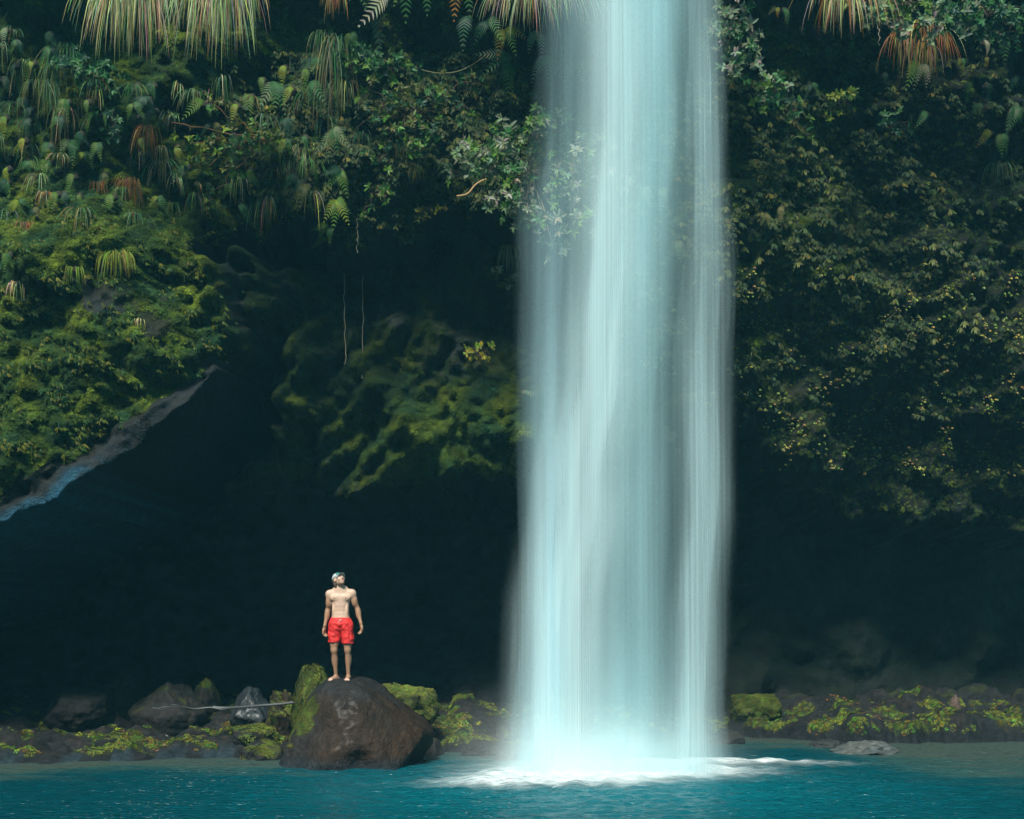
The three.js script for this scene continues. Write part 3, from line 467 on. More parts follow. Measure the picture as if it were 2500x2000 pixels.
// one frond: it leaves the crown outwards, then hangs; leaflets on both sides
function frondGeo(seed, col, tip) {
  const s = new Soup(), r = rngOf(seed), pairs = 13, axis = (t) => V(0.06 * Math.sin(t * 3 + seed), -0.94 * t * t * (0.55 + 0.45 * t) - 0.08 * t, 0.42 * Math.sin(Math.min(1, t * 1.2) * 1.8) * (1 - 0.3 * t));
  const pts = []; for (let k = 0; k <= 8; k++) pts.push(axis(k / 8));
  s.tube(pts, 0.008, 0.003, 3, [0.06, 0.05, 0.02]);
  for (let k = 1; k <= pairs; k++) {
    const t = 0.1 + 0.9 * k / pairs, p = axis(t), d = axis(t + 0.02).sub(axis(t - 0.02)).normalize(), len = 0.25 * Math.pow(Math.sin(Math.PI * clamp(0.12 + 0.86 * t)), 0.75) * (0.92 + 0.16 * r());
    const c = mix3(col, tip ?? col, smooth(0.5, 1, t)).map((v) => v * (0.85 + 0.3 * r()));
    for (const e of [-1, 1]) {
      const out = V(e, 0, 0.1).addScaledVector(d, 0.55).normalize(), w = 0.052, n = d.clone().multiplyScalar(w * 0.5);
      const q = (u, dr) => p.clone().addScaledVector(out, len * u).add(V(0, -dr * len, 0));
      const a = s.vv(q(0, 0).sub(n), c), b = s.vv(q(0, 0).add(n), c), e1 = s.vv(q(0.55, 0.08).add(n.clone().multiplyScalar(0.9)), c), f = s.vv(q(0.55, 0.08).sub(n.clone().multiplyScalar(0.8)), c), g = s.vv(q(1, 0.28), c);
      s.t(a, b, e1); s.t(a, e1, f); s.t(f, e1, g);
    }
  }
  return s.geo();
}
const FRONDS = {}; let fk = 40;
const frond = (kind, v) => (FRONDS[kind + v] ??= frondGeo(fk += 3, GREENS[kind], kind === 'yellow' ? GREENS.rust : kind === 'green' && v === 1 ? GREENS.fresh : undefined));
// fronds: [turn from hanging straight (degrees, + to the right), length in plate pixels]
const whereabouts = (px, py) => (px > 1800 ? (px > 2300 ? 'near the top right corner' : 'high on the right wall') : px < 210 ? (py < 200 ? 'in the upper left corner' : py < 380 ? 'at the left edge above the mossy bulge' : 'where the left edge meets the mossy bulge') : px < 480 ? (py < 330 ? 'under the big straw tussocks' : 'just above the mossy bulge') : py < 330 ? 'round the twiggy creeper' : 'along the rim over the dark hollow');
function fern(px, py, kinds, list, label, group, lift = 0.3, depth) {
  if (group === SMALL) { label = 'small drooping green fern ' + whereabouts(px, py); group = 'small ferns ' + whereabouts(px, py); }
  const root = depth ? place(px, py, depth) : onWall(px, py, lift), r = rngOf(Math.round(px * 7 + py)), d = -root.z;
  const t = thing('fern', label, 'fern', root, group), ks = [].concat(kinds);
  list.forEach(([deg, len], k) => {
    const m = part('frond', frond(ks[k % ks.length], k % 2), plantMat, t), s = len / FOCAL * d / 0.97;
    m.rotation.set(-0.15 + 0.35 * r(), 0.5 * (r() - 0.5), deg * Math.PI / 180); m.scale.set(s, s, s);
    m.position.set(0.02 * (r() - 0.5), 0, 0.03 * k % 0.1);
  });
  part('root_stock', rootStock, darkMat, t);
  return t;
}
const darkMat = new THREE.MeshStandardMaterial({ color: new THREE.Color(0.03, 0.022, 0.014), roughness: 0.9 });
const rootStock = (() => { const g = new THREE.DodecahedronGeometry(0.06, 1), p = g.attributes.position; for (let k = 0; k < p.count; k++) { const f = 1 + 0.3 * n3(p.getX(k) * 20, p.getY(k) * 20, p.getZ(k) * 20); p.setXYZ(k, p.getX(k) * f, p.getY(k) * f - 0.02, p.getZ(k) * f - 0.04); } g.computeVertexNormals(); return g; })();
const FERN_OLIVE = 'small drooping green fern among the plants on the dark cliff';
// a tussock of long thin blades that rise, bend over and hang
function tussock(px, py, o, label, group) {
  if (label === HANG) { label = 'thin hanging grass tussock ' + whereabouts(px, py); group = 'thin hanging grasses ' + whereabouts(px, py); }
  const root = o.depth ? place(px, py, o.depth) : onWall(px, py, o.lift ?? 0.1), d = -root.z, k = d / FOCAL, s = new Soup(), r = rngOf(Math.round(px * 3 + py * 5) + 9), L = o.len * k, W = (o.wide ?? 20) * k;
  for (let b = 0; b < o.n; b++) {
    const a = (r() - 0.5) * 2, l = L * (0.3 + 0.75 * Math.pow(r(), 0.8)), col = GREENS[o.tones[Math.floor(r() * r() * o.tones.length * 0.999)]].map((v) => v * (0.45 + 0.9 * r())), p = V(a * W * (0.6 + 0.4 * r()), (r() - 0.5) * W * (o.tall ?? 0.4), (r() - 0.3) * 0.15);
    const cr = o.crowns && o.crowns[Math.floor(r() * o.crowns.length)]; if (cr) p.set(cr[0] * k + (r() - 0.5) * 16 * k, -cr[1] * k + (r() - 0.5) * 14 * k, (r() - 0.3) * 0.25);
    const dir = V((cr ? cr[2] : 0) + a * (o.fan ?? 0.7) + (r() - 0.5) * 1.1, (o.rise ?? 0.35) * (0.4 + r()), 0.35 + 0.5 * r()), w = (o.blade ?? 0.011) * (0.7 + 0.6 * r()), pts = [], seg = 6, hang = 0.8 + 0.35 * r();
    const side = V(1, 0, (r() - 0.5) * 1.6).normalize();
    for (let q = 0; q <= seg; q++) { const t = q / seg; pts.push(p.clone().addScaledVector(dir, l * (o.stiff ?? 0.5) * t * (1 - 0.35 * t)).add(V(0, -hang * (o.sag ?? 1) * l * t * t * (1.25 - 0.25 * t), 0))); }
    let pa = -1, pb = -1;
    for (let q = 0; q <= seg; q++) { const ww = w * (1 - (q / seg) ** 2) + 0.001, tint = q > 4 && r() < 0.3 ? mix3(col, GREENS.rust, 0.5) : col, A = s.vv(pts[q].clone().addScaledVector(side, -ww / 2), tint), B = s.vv(pts[q].clone().addScaledVector(side, ww / 2), tint); if (q) { s.t(pa, pb, B); s.t(pa, B, A); } pa = A; pb = B; }
  }
  const t = thing('grass_tussock', label, 'grass tussock', root, group);
  part('blades', s.geo(), plantMat, t); const m = part('root_stock', rootStock, darkMat, t); m.scale.setScalar(Math.min(2.2, 0.6 + W * 1.5));
  return t;
}
// sprays of leaves for shrubs and creepers
function sprayGeo(seed, n, l, w, col, rosette) {
  const s = new Soup(), r = rngOf(seed), stem = []; for (let k = 0; k <= 4; k++) stem.push(V(0.02 * Math.sin(k), -0.02 * k * k * 0.4, k * 0.05));
  s.tube(stem, 0.006, 0.003, 3, [0.07, 0.055, 0.025]);
  for (let k = 0; k < n; k++) {
    const a = k * 2.4 + r(), t = rosette ? 0.75 + 0.25 * r() : k / n, p = V(0, -0.13 * t * t, 0.2 * t), d = V(Math.cos(a), Math.sin(a) * 0.8 - 0.15, rosette ? 0.35 + 0.4 * r() : 0.5).normalize(), sd = V(0, 0, 1).cross(d).normalize().add(V(0, 0, (r() - 0.5) * 0.8)).normalize();
    s.leaf(p, d, sd, l * (0.7 + 0.5 * r()), w * (0.8 + 0.4 * r()), col.map((c) => c * (0.75 + 0.5 * r())), 0.2, 0.3);
  }
  return s.geo();
}
const SPRAYS = {}; let sk = 900;
const spray = (kind, v, ros = true, l = 0.12, w = 0.045, n = 10) => (SPRAYS[[kind, v, ros, l, w, n]] ??= sprayGeo(sk += 7, n, l, w, GREENS[kind], ros));
const twigMat = new THREE.MeshStandardMaterial({ vertexColors: true, roughness: 0.8 });
// blobs: ellipses on the plate [x, y, rx, ry, sprays]; one bush with its branches, sprays set all through it
function bush(name, category, px, py, blobs, o, label, group) {
  const root = o.depth ? place(px, py, o.depth) : onWall(px, py, o.lift ?? 0.1), d0 = -root.z, t = thing(name, label, category, root, group), r = rngOf(Math.round(px * 11 + py * 3)), s = new Soup();
  for (const [bx, by, rx, ry, n] of blobs) {
    const c = place(bx, by, d0 - (o.out ?? 0.3)).sub(root), k = d0 / FOCAL;
    const pts = []; for (let q = 0; q <= 8; q++) { const u = q / 8; pts.push(c.clone().multiplyScalar(u).add(V(0.12 * n2(bx + u * 3, 1) * Math.sin(u * 3.14), 0.12 * n2(by + u * 3, 5) * Math.sin(u * 3.14) - 0.1 * Math.sin(u * 3.14), 0.1 * Math.sin(u * 3.1)))); }
    s.tube(pts, o.twig ?? 0.014, 0.005, 4, o.bark ?? [0.09, 0.06, 0.03]);
    for (let q = 0; q < n; q++) {
      let u, v; do { u = r() * 2 - 1; v = r() * 2 - 1; } while (u * u + v * v > 1);
      const e = V(u * rx * k, v * ry * k, (r() - 0.4) * (o.thick ?? 0.35) * Math.sqrt(1 - u * u * 0.7)), p = c.clone().add(e);
      if (q % 3 === 0) s.tube([c.clone().lerp(p, 0.1), c.clone().lerp(p, 0.6).add(V(0, 0.02, 0)), p], 0.005, 0.003, 3, o.bark ?? [0.09, 0.06, 0.03]);
      const m = part('leaf_spray', spray(o.kinds[Math.floor(r() * o.kinds.length)], q % 3, o.rosette ?? true, o.l ?? 0.12, o.w ?? 0.045, o.n ?? 10), glossMat, t);
      m.position.copy(p).add(V(0, 0, -0.12)); m.rotation.set((r() - 0.4) * 1.2, (r() - 0.5) * 1.6 + Math.atan2(e.x, 0.4), r() * 6.283); m.scale.setScalar(0.75 + 0.5 * r());
    }
  }
  part('branches', s.geo(), twigMat, t);
  return t;
}
// ---- grass tussocks
const HANG = 'thin hanging grass tussock on the upper cliff';
tussock(330, -55, { n: 460, len: 275, wide: 64, crowns: [[-48, -5, -0.2], [-28, 25, -0.15], [-6, -15, 0], [12, 35, 0.05], [32, 5, 0.1], [48, -15, 0.2]], tones: ['straw', 'straw', 'grey', 'olive', 'pale', 'rust'], depth: 22.9, fan: 0.3, blade: 0.019, tall: 1.1, stiff: 0.75, sag: 0.75, rise: 0.2 }, 'huge straw-coloured grass tussock hanging into the top left, the left one of the pair');
tussock(535, -60, { n: 460, len: 290, wide: 66, crowns: [[-48, -5, -0.2], [-28, 25, -0.15], [-6, -15, 0], [12, 35, 0.05], [32, 5, 0.1], [48, -15, 0.2]], tones: ['straw', 'grey', 'straw', 'olive', 'pale', 'rust'], depth: 23.1, fan: 0.3, blade: 0.019, tall: 1.1, stiff: 0.75, sag: 0.75, rise: 0.2 }, 'huge straw-coloured grass tussock hanging into the top left, the right one of the pair');
tussock(62, 150, { n: 60, len: 110, wide: 14, tones: ['green', 'olive', 'straw', 'fresh'] }, 'arching green grass tussock with straw blades near the upper left edge');
tussock(160, 110, { n: 70, len: 200, wide: 22, tones: ['green', 'deep', 'fresh', 'olive'] }, 'tall dark green grass clump hanging left of the glossy leafy sprig');
tussock(118, 200, { n: 30, len: 110, wide: 14, tones: ['green', 'pale', 'olive'] }, HANG, 'thin hanging grasses on the upper cliff');
tussock(155, 265, { n: 40, len: 110, wide: 16, tones: ['olive', 'straw', 'green'] }, HANG, 'thin hanging grasses on the upper cliff');
tussock(235, 215, { n: 22, len: 70, wide: 12, tones: ['straw', 'bronze', 'green'] }, HANG, 'thin hanging grasses on the upper cliff');
tussock(365, 310, { n: 34, len: 90, wide: 14, tones: ['rust', 'straw', 'green'] }, HANG, 'thin hanging grasses on the upper cliff');
tussock(395, 360, { n: 20, len: 60, wide: 12, tones: ['straw', 'green'] }, HANG, 'thin hanging grasses on the upper cliff');
tussock(540, 190, { n: 26, len: 120, wide: 26, tones: ['green', 'straw', 'deep'] }, HANG, 'thin hanging grasses on the upper cliff');
tussock(440, 205, { n: 16, len: 60, wide: 12, tones: ['straw', 'olive'] }, HANG, 'thin hanging grasses on the upper cliff');
tussock(585, 430, { n: 18, len: 90, wide: 14, tones: ['straw', 'green'] }, HANG, 'thin hanging grasses on the upper cliff');
tussock(430, 430, { n: 18, len: 60, wide: 10, tones: ['straw', 'rust'] }, HANG, 'thin hanging grasses on the upper cliff');
tussock(312, 440, { n: 100, len: 85, wide: 26, tones: ['rust', 'brown', 'rust', 'olive'] }, 'rust-brown grass clump drooping at the top of the mossy bulge');
tussock(238, 445, { n: 26, len: 50, wide: 18, tones: ['rust', 'green', 'straw'] }, 'sparse orange-tipped grass left of the rust-brown clump');
tussock(480, 475, { n: 34, len: 65, wide: 20, tones: ['green', 'straw', 'pale'] }, 'short pale grass clump on the grey-green rock face right of the rust-brown clump');
tussock(650, 485, { n: 56, len: 100, wide: 20, tones: ['olive', 'straw', 'rust', 'pale'] }, 'drooping grass clump at the rim over the dark hollow');
tussock(742, 360, { n: 130, len: 115, wide: 44, tones: ['olive', 'straw', 'green', 'pale', 'rust'], fan: 0.9 }, 'spreading pale and orange grass tussock below the single broad leaf');
tussock(820, 95, { n: 46, len: 260, wide: 24, tones: ['green', 'olive', 'green', 'fresh'], fan: 0.15, blade: 0.018 }, 'long ribbon-leaved green plant hanging straight down left of the glossy creeper');
tussock(790, 80, { n: 40, len: 100, wide: 22, tones: ['green', 'olive', 'deep'], fan: 0.9 }, 'green grass tussock above the long ribbon-leaved plant');
tussock(820, -20, { n: 50, len: 80, wide: 24, tones: ['rust', 'straw', 'brown'], depth: 24.2 }, 'small brown grass tuft at the top edge left of the hanging ferns');
tussock(980, 345, { n: 40, len: 60, wide: 16, tones: ['olive', 'green', 'straw'] }, 'small dark grass tuft in the middle of the leafy upper wall');
tussock(1020, 410, { n: 24, len: 45, wide: 12, tones: ['olive', 'brown'] }, HANG, 'thin hanging grasses on the upper cliff');
tussock(1245, 600, { n: 70, len: 80, wide: 14, tones: ['straw', 'brown', 'grey', 'rust'] }, 'brown grass tuft on the rock beside the left edge of the waterfall');
tussock(1300, -40, { n: 280, len: 190, crowns: [[-45, 0, -0.4], [-10, 15, 0], [25, -10, 0.3], [60, 0, 0.5]], wide: 55, tones: ['grey', 'straw', 'grey', 'rust'], depth: 23.2, fan: 0.7, stiff: 0.75, sag: 0.75, rise: 0.2, blade: 0.016 }, 'greyish straw tussock hanging at the top left edge of the waterfall');
tussock(2060, -45, { n: 170, len: 180, crowns: [[-25, 0, -0.4], [0, 20, 0], [28, -10, 0.2]], wide: 40, tones: ['straw', 'rust', 'brown', 'straw'], depth: 23.6, blade: 0.018, fan: 0.6, stiff: 0.75, sag: 0.8, rise: 0.1 }, 'brown straw tussock hanging at the top right of the waterfall');
tussock(2240, 70, { crowns: [[-40, 10, -0.7], [-10, -10, -0.2], [15, 25, 0.1], [50, 5, 0.6], [20, -20, 0.3]], n: 150, len: 110, wide: 60, tones: ['rust', 'rust', 'straw', 'olive', 'bronze'], lift: 0.5, fan: 1.0, blade: 0.014 }, 'tangled rust-coloured grass under the pale shrub at top right');
tussock(2245, 110, { n: 60, len: 110, wide: 40, tones: ['olive', 'straw', 'green'], lift: 0.5 }, 'olive grass hanging below the rust-coloured tangle');
tussock(2440, 400, { n: 40, len: 80, wide: 22, tones: ['pale', 'green', 'olive'], fan: 1.0 }, 'thin green grass spreading on the dark right wall near the frame edge');
tussock(285, 620, { n: 120, len: 70, wide: 34, tones: ['lime', 'lime', 'yellow', 'straw'], fan: 1.0, rise: 0.7 }, 'bright yellow-green grass tuft in the middle of the mossy bulge');
tussock(182, 655, { n: 34, len: 60, wide: 16, tones: ['lime', 'olive', 'fresh'], rise: 0.8 }, 'small yellow-green grass tuft left of the bright one on the bulge');
tussock(60, 545, { n: 50, len: 75, wide: 24, tones: ['rust', 'brown', 'olive'], fan: 1.1 }, 'brown withered grass under the ferns at the left edge');
tussock(115, 470, { n: 26, len: 60, wide: 16, tones: ['rust', 'straw', 'green'] }, HANG, 'thin hanging grasses on the upper cliff');
tussock(40, 690, { n: 24, len: 60, wide: 16, tones: ['straw', 'olive'] }, HANG, 'thin hanging grasses on the upper cliff');
tussock(340, 780, { n: 14, len: 30, wide: 10, tones: ['straw', 'pale'] }, 'tiny pale grass sprig at the right of the bare rock patch on the bulge');
tussock(1285, 955, { n: 46, len: 55, wide: 10, tones: ['grey', 'straw', 'brown'] }, 'grey withered tuft half behind the left edge of the waterfall');

// ---- ferns: [turn, length] per frond
const SMALL = 'small ferns scattered over the upper cliff';
fern(880, -55, ['green', 'pale'], [[8, 85], [-18, 78]], 'green fern at the top edge, first of the hanging row from the left', null, 0.3, 24.6);
fern(945, -6, ['grey', 'pale'], [[-42, 108]], 'pale fern frond slanting down to the left at the top edge', null, 0.3, 24.4);
fern(940, 20, ['deep', 'deep'], [[2, 118], [-14, 105]], 'dark fern frond hanging below the pale slanting one', null, 0.2, 25.2);
fern(985, -50, ['green', 'fresh'], [[0, 100], [-12, 70]], 'green fern pointing straight down at the top edge, third of the hanging row', null, 0.3, 24.5);
fern(1032, -45, ['green'], [[3, 82]], 'short green fern at the top edge right of the straight one', null, 0.3, 24.6);
fern(1125, -40, ['green', 'rust'], [[8, 88], [-10, 92]], 'green fern with a withered frond at the top edge, last of the hanging row', null, 0.3, 24.6);
fern(1140, 42, ['deep', 'green'], [[0, 88]], 'single dark green oval fern frond left of the yellow-green fern');
fern(1192, 50, ['deep', 'green'], [[-25, 70], [30, 75]], 'bluish dark fern above left of the yellow-green fern');
fern(1235, 72, ['yellow', 'fresh'], [[-15, 70], [22, 68], [55, 60]], 'bright yellow-green fern left of the waterfall near the top');
fern(1240, 135, ['green', 'grey'], [[-48, 80], [-85, 70], [-20, 60]], 'broad green fern with a pale dead frond under the yellow-green one');
fern(1242, 160, ['fresh', 'green'], [[-6, 82], [14, 70]], 'green fern with yellow tips hanging lowest left of the waterfall');
fern(1312, 80, ['grey', 'pale'], [[4, 62], [-14, 60]], 'greyish fern at the edge of the waterfall, upper one of two');
fern(1325, 138, ['pale', 'grey'], [[10, 72], [-18, 66]], 'greyish fern at the edge of the waterfall, lower one of two');
fern(1415, 150, ['bronze', 'pale'], [[-35, 70], [12, 60], [48, 52]], 'yellowish fern seen through the upper waterfall');
fern(615, 232, ['fresh', 'olive'], [[-8, 70], [-28, 60]], 'yellow-green fern at the left of the twiggy creeper, hanging in two fronds');
fern(672, 205, ['green', 'pale', 'green'], [[12, 85], [-22, 78], [-2, 80]], 'green fern with hanging fronds above the orange leaf');
fern(700, 290, ['deep'], [[12, 62], [16, 58]], 'single broad dark frond hanging alone against the black rock');
fern(765, 205, ['green', 'olive'], [[14, 80], [-20, 62], [28, 78]], 'dark fern with a white dead tip left of the ribbon-leaved plant');
fern(775, 142, ['deep', 'green'], [[-50, 60], [-20, 50]], 'small dark fern just left of the ribbon-leaved plant');
fern(815, 318, ['pale', 'olive', 'green', 'pale'], [[-38, 70], [-6, 70], [12, 66], [44, 64]], 'pale fern with four fronds above the gap in the leafy wall');
fern(832, 415, ['fresh', 'green', 'deep'], [[10, 66], [-34, 58], [-60, 52]], 'green fern with one pale front frond above the bright fern');
fern(752, 452, ['olive', 'bronze'], [[-18, 70], [-38, 62], [6, 40]], 'bronze-green fern left of the bright fern');
fern(825, 490, ['lime', 'fresh', 'lime', 'fresh'], [[-30, 62], [-4, 72], [22, 68], [44, 50]], 'bright yellow-green fern hanging over the dark hollow');
fern(805, 555, ['fresh', 'green'], [[-40, 40], [5, 42], [-75, 42]], 'small green fern just below the bright one');
fern(800, 585, ['lime'], [[-55, 42]], 'single small lime frond lowest under the bright fern');
fern(13, 70, ['pale', 'green'], [[4, 52]], 'broad pale frond at the upper left edge');
fern(40, 100, ['deep', 'green'], [[30, 40], [-10, 36]], FERN_OLIVE, SMALL);
fern(60, 240, ['green', 'deep'], [[-30, 46], [14, 50]], FERN_OLIVE, SMALL);
fern(68, 290, ['deep', 'green'], [[6, 50]], FERN_OLIVE, SMALL);
fern(12, 285, ['lime', 'fresh'], [[0, 50], [-24, 40]], 'bright lime fern cut by the left edge of the picture');
fern(150, 285, ['deep', 'green'], [[4, 50], [-32, 42]], FERN_OLIVE, SMALL);
fern(62, 340, ['yellow', 'lime'], [[-4, 40], [-30, 38]], 'small yellow fern near the left edge above the dark bushy fern');
fern(122, 350, ['green', 'deep'], [[-28, 46], [20, 44]], FERN_OLIVE, SMALL);
fern(178, 345, ['green', 'pale', 'green'], [[0, 62], [-34, 40], [38, 40]], 'triangular green fern standing out against the dark left of the bulge');
fern(335, 205, ['green', 'fresh'], [[0, 38]], FERN_OLIVE, SMALL);
fern(375, 205, ['green', 'deep'], [[8, 40], [-30, 34]], FERN_OLIVE, SMALL);
fern(365, 240, ['deep', 'deep'], [[-50, 60], [8, 50], [-20, 55]], 'bluish dark fern above the small yellow leaf');
fern(380, 268, ['lime'], [[4, 26]], 'tiny yellow-lime frond left of the twiggy creeper');
fern(70, 395, ['fresh', 'green', 'green'], [[55, 48], [-40, 44], [8, 40]], 'fresh green fern arching right at the left edge');
fern(118, 395, ['fresh', 'green'], [[-6, 50], [34, 40], [-50, 40]], 'fresh green fern right of the arching one');
fern(18, 440, ['green', 'deep'], [[10, 52], [-30, 44]], FERN_OLIVE, SMALL);
fern(50, 490, ['fresh', 'lime', 'green'], [[14, 50], [-44, 56], [50, 40]], 'bright green bushy fern at the left edge above the brown grass');
fern(155, 470, ['deep', 'green'], [[20, 46]], FERN_OLIVE, SMALL);
fern(20, 620, ['fresh', 'green'], [[-10, 46], [36, 44]], FERN_OLIVE, SMALL);
fern(62, 565, ['fresh'], [[0, 30], [40, 28]], FERN_OLIVE, SMALL);
fern(8, 190, ['deep', 'green'], [[30, 52]], FERN_OLIVE, SMALL);
fern(460, 405, ['pale', 'green', 'deep'], [[-36, 56], [-60, 50], [8, 52]], 'pale feathery fern over the grey-green rock face');
fern(500, 250, ['fresh', 'olive'], [[-46, 70]], 'slanting olive frond left of the twiggy creeper');
fern(2235, 155, ['fresh', 'pale'], [[-24, 76], [-6, 62], [-36, 58]], 'light green fern under the rust-coloured grass at right');
fern(2252, 160, ['grey', 'pale'], [[0, 52], [-14, 48], [12, 46]], 'greyish withered fern beside the light green one');
fern(2262, 275, ['green', 'fresh'], [[-38, 52]], 'single green frond slanting left below the greyish fern');
fern(2445, 85, ['green', 'pale'], [[2, 70]], 'large oval frond near the right edge, upper one');
fern(2478, 262, ['green', 'pale', 'green'], [[-28, 74], [-14, 66], [4, 40]], 'large pale-backed fern at the right edge, middle height');
fern(2418, 322, ['yellow', 'bronze'], [[-44, 54]], 'single golden-yellow frond on the dark right wall');
fern(2442, 330, ['fresh', 'green'], [[0, 56], [14, 50]], 'green fern just right of the golden-yellow frond');
fern(2385, 65, ['fresh', 'green'], [[-14, 38], [-44, 44]], FERN_OLIVE, SMALL);
fern(2405, 100, ['grey', 'pale'], [[-4, 36]], FERN_OLIVE, SMALL);
fern(2345, 145, ['fresh', 'green'], [[-28, 32], [6, 30]], FERN_OLIVE, SMALL);
fern(2408, 140, ['yellow'], [[4, 24]], 'tiny orange frond under the leafy plants at the upper right');
fern(1898, 20, ['bronze', 'yellow'], [[-50, 30], [0, 26]], 'small bronze fern right of the top of the waterfall');
fern(1915, 20, ['green'], [[2, 42]], FERN_OLIVE, SMALL);
fern(2022, 115, ['olive', 'deep'], [[0, 42], [-18, 34]], FERN_OLIVE, SMALL);
fern(2080, 105, ['green'], [[-20, 34]], FERN_OLIVE, SMALL);
fern(1978, 205, ['deep', 'green'], [[-16, 42], [30, 34]], FERN_OLIVE, SMALL);
fern(2130, 155, ['bronze', 'olive'], [[-24, 30], [14, 34]], FERN_OLIVE, SMALL);
fern(2160, 180, ['deep', 'green'], [[-4, 30]], FERN_OLIVE, SMALL);
fern(2360, 205, ['green', 'fresh'], [[-8, 44], [24, 34]], FERN_OLIVE, SMALL);
fern(2410, 205, ['deep', 'green'], [[-4, 46]], FERN_OLIVE, SMALL);
fern(2480, 185, ['deep', 'green'], [[-20, 44]], FERN_OLIVE, SMALL);
fern(2385, 255, ['green'], [[-30, 34], [8, 30]], FERN_OLIVE, SMALL);
fern(1910, 505, ['bronze', 'olive'], [[-6, 46]], 'slim bronze fern on the lit part of the right wall');
fern(1868, 525, ['olive', 'bronze'], [[-26, 34], [10, 34]], FERN_OLIVE, SMALL);
fern(1655, 590, ['bronze', 'pale'], [[-35, 52], [10, 50], [30, 40]], 'pale bronze fern seen through the right half of the waterfall');
fern(1570, 460, ['pale', 'grey'], [[-20, 56], [18, 52], [40, 40]], 'pale fern seen through the middle of the waterfall, left one of two');
fern(1610, 460, ['pale', 'olive'], [[2, 62], [24, 44]], 'pale fern seen through the middle of the waterfall, right one of two');

// ---- leafy shrubs and creepers
bush('shrub', 'shrub', 225, 175, [[190, 165, 34, 22, 26], [240, 190, 40, 24, 34]], { kinds: ['green', 'green', 'deep'], l: 0.085, w: 0.04, n: 9, thick: 0.2, lift: 0.15 }, 'glossy green leafy sprig against the black rock at upper left');
bush('shrub', 'shrub', 280, 300, [[272, 290, 12, 26, 8], [278, 325, 10, 16, 6]], { kinds: ['green', 'deep'], l: 0.07, w: 0.035, n: 8, thick: 0.1 }, 'small trailing blue-green plant below the glossy sprig');
bush('creeper', 'creeper', 850, 165, [[865, 140, 30, 16, 18], [900, 155, 44, 18, 26], [940, 165, 40, 14, 18], [985, 168, 36, 10, 14]], { kinds: ['green', 'fresh', 'green', 'deep'], l: 0.1, w: 0.05, n: 9, thick: 0.25, lift: 0.2 }, 'glossy green creeper stretching sideways right of the ribbon-leaved plant');
bush('shrub', 'shrub', 1290, 420, [[1140, 410, 34, 16, 18], [1165, 375, 40, 26, 32], [1215, 390, 40, 28, 36], [1250, 340, 44, 26, 36], [1310, 320, 52, 26, 40], [1340, 290, 26, 18, 14], [1260, 430, 34, 24, 22], [1240, 480, 26, 30, 20], [1275, 505, 30, 30, 20], [1300, 545, 24, 18, 10], [1400, 385, 50, 40, 26], [1380, 470, 40, 26, 18], [1450, 350, 34, 22, 14], [1490, 440, 60, 18, 20], [1340, 530, 30, 24, 12], [1410, 545, 34, 18, 10], [1355, 600, 16, 34, 6]], { kinds: ['pale', 'pale', 'fresh', 'grey', 'green'], l: 0.11, w: 0.042, n: 9, thick: 0.5, out: 0.9, lift: 0.2, twig: 0.02, bark: [0.16, 0.12, 0.06] }, 'big pale-leaved shrub growing out of the cliff, its right half behind the waterfall');
bush('shrub', 'shrub', 2200, 0, [[2120, 5, 26, 22, 18], [2170, 25, 44, 24, 34], [2230, 5, 40, 22, 26], [2180, 60, 26, 16, 14], [2260, 70, 22, 18, 8]], { kinds: ['pale', 'pale', 'grey', 'fresh'], l: 0.11, w: 0.055, n: 9, thick: 0.45, depth: 24.4 }, 'bright silvery-leaved shrub at the top edge right of the brown straw tussock');
bush('shrub', 'shrub', 2390, 10, [[2350, 15, 44, 22, 22], [2310, 40, 30, 26, 16], [2420, 30, 50, 30, 30], [2380, 70, 40, 24, 20], [2470, 60, 30, 44, 16]], { kinds: ['green', 'pale', 'deep', 'green'], l: 0.1, w: 0.045, n: 9, thick: 0.4, lift: 0.4 }, 'dark green leafy shrub filling the top right corner');
bush('creeper', 'creeper', 1800, 60, [[1795, 20, 34, 26, 14], [1780, 55, 34, 22, 16], [1810, 75, 30, 26, 14], [1770, 92, 24, 16, 10], [1795, 125, 28, 22, 14], [1815, 145, 22, 18, 8], [1800, 185, 20, 16, 6]], { kinds: ['pale', 'grey', 'green', 'pale'], l: 0.11, w: 0.045, n: 9, thick: 0.35, lift: 0.4 }, 'pale leafy creeper hanging along the right edge of the waterfall');
bush('shrub', 'shrub', 1880, 200, [[1860, 192, 18, 14, 7], [1908, 200, 14, 12, 6], [1890, 225, 34, 12, 12], [1865, 240, 22, 20, 10]], { kinds: ['green', 'fresh', 'pale'], l: 0.1, w: 0.055, n: 7, thick: 0.25, lift: 0.2 }, 'round-leaved green plant on the right wall near the waterfall');
bush('shrub', 'shrub', 2040, 240, [[2030, 246, 22, 16, 12], [2055, 246, 14, 12, 6], [2078, 240, 12, 6, 3]], { kinds: ['lime', 'lime', 'fresh'], l: 0.085, w: 0.04, n: 8, thick: 0.2, lift: 0.2 }, 'small bright yellow-green bush alone on the dark right wall');
bush('shrub', 'shrub', 1940, 270, [[1935, 268, 14, 8, 5], [1938, 288, 9, 5, 4], [1960, 315, 8, 10, 4]], { kinds: ['fresh', 'green'], l: 0.085, w: 0.04, n: 7, thick: 0.15 }, 'little green sprig below the round-leaved plant on the right wall');
bush('shrub', 'shrub', 2180, 300, [[2155, 302, 14, 8, 5], [2195, 300, 20, 12, 9]], { kinds: ['green', 'deep'], l: 0.09, w: 0.04, n: 7, thick: 0.2 }, 'dark glossy sprig under the light green fern at right');
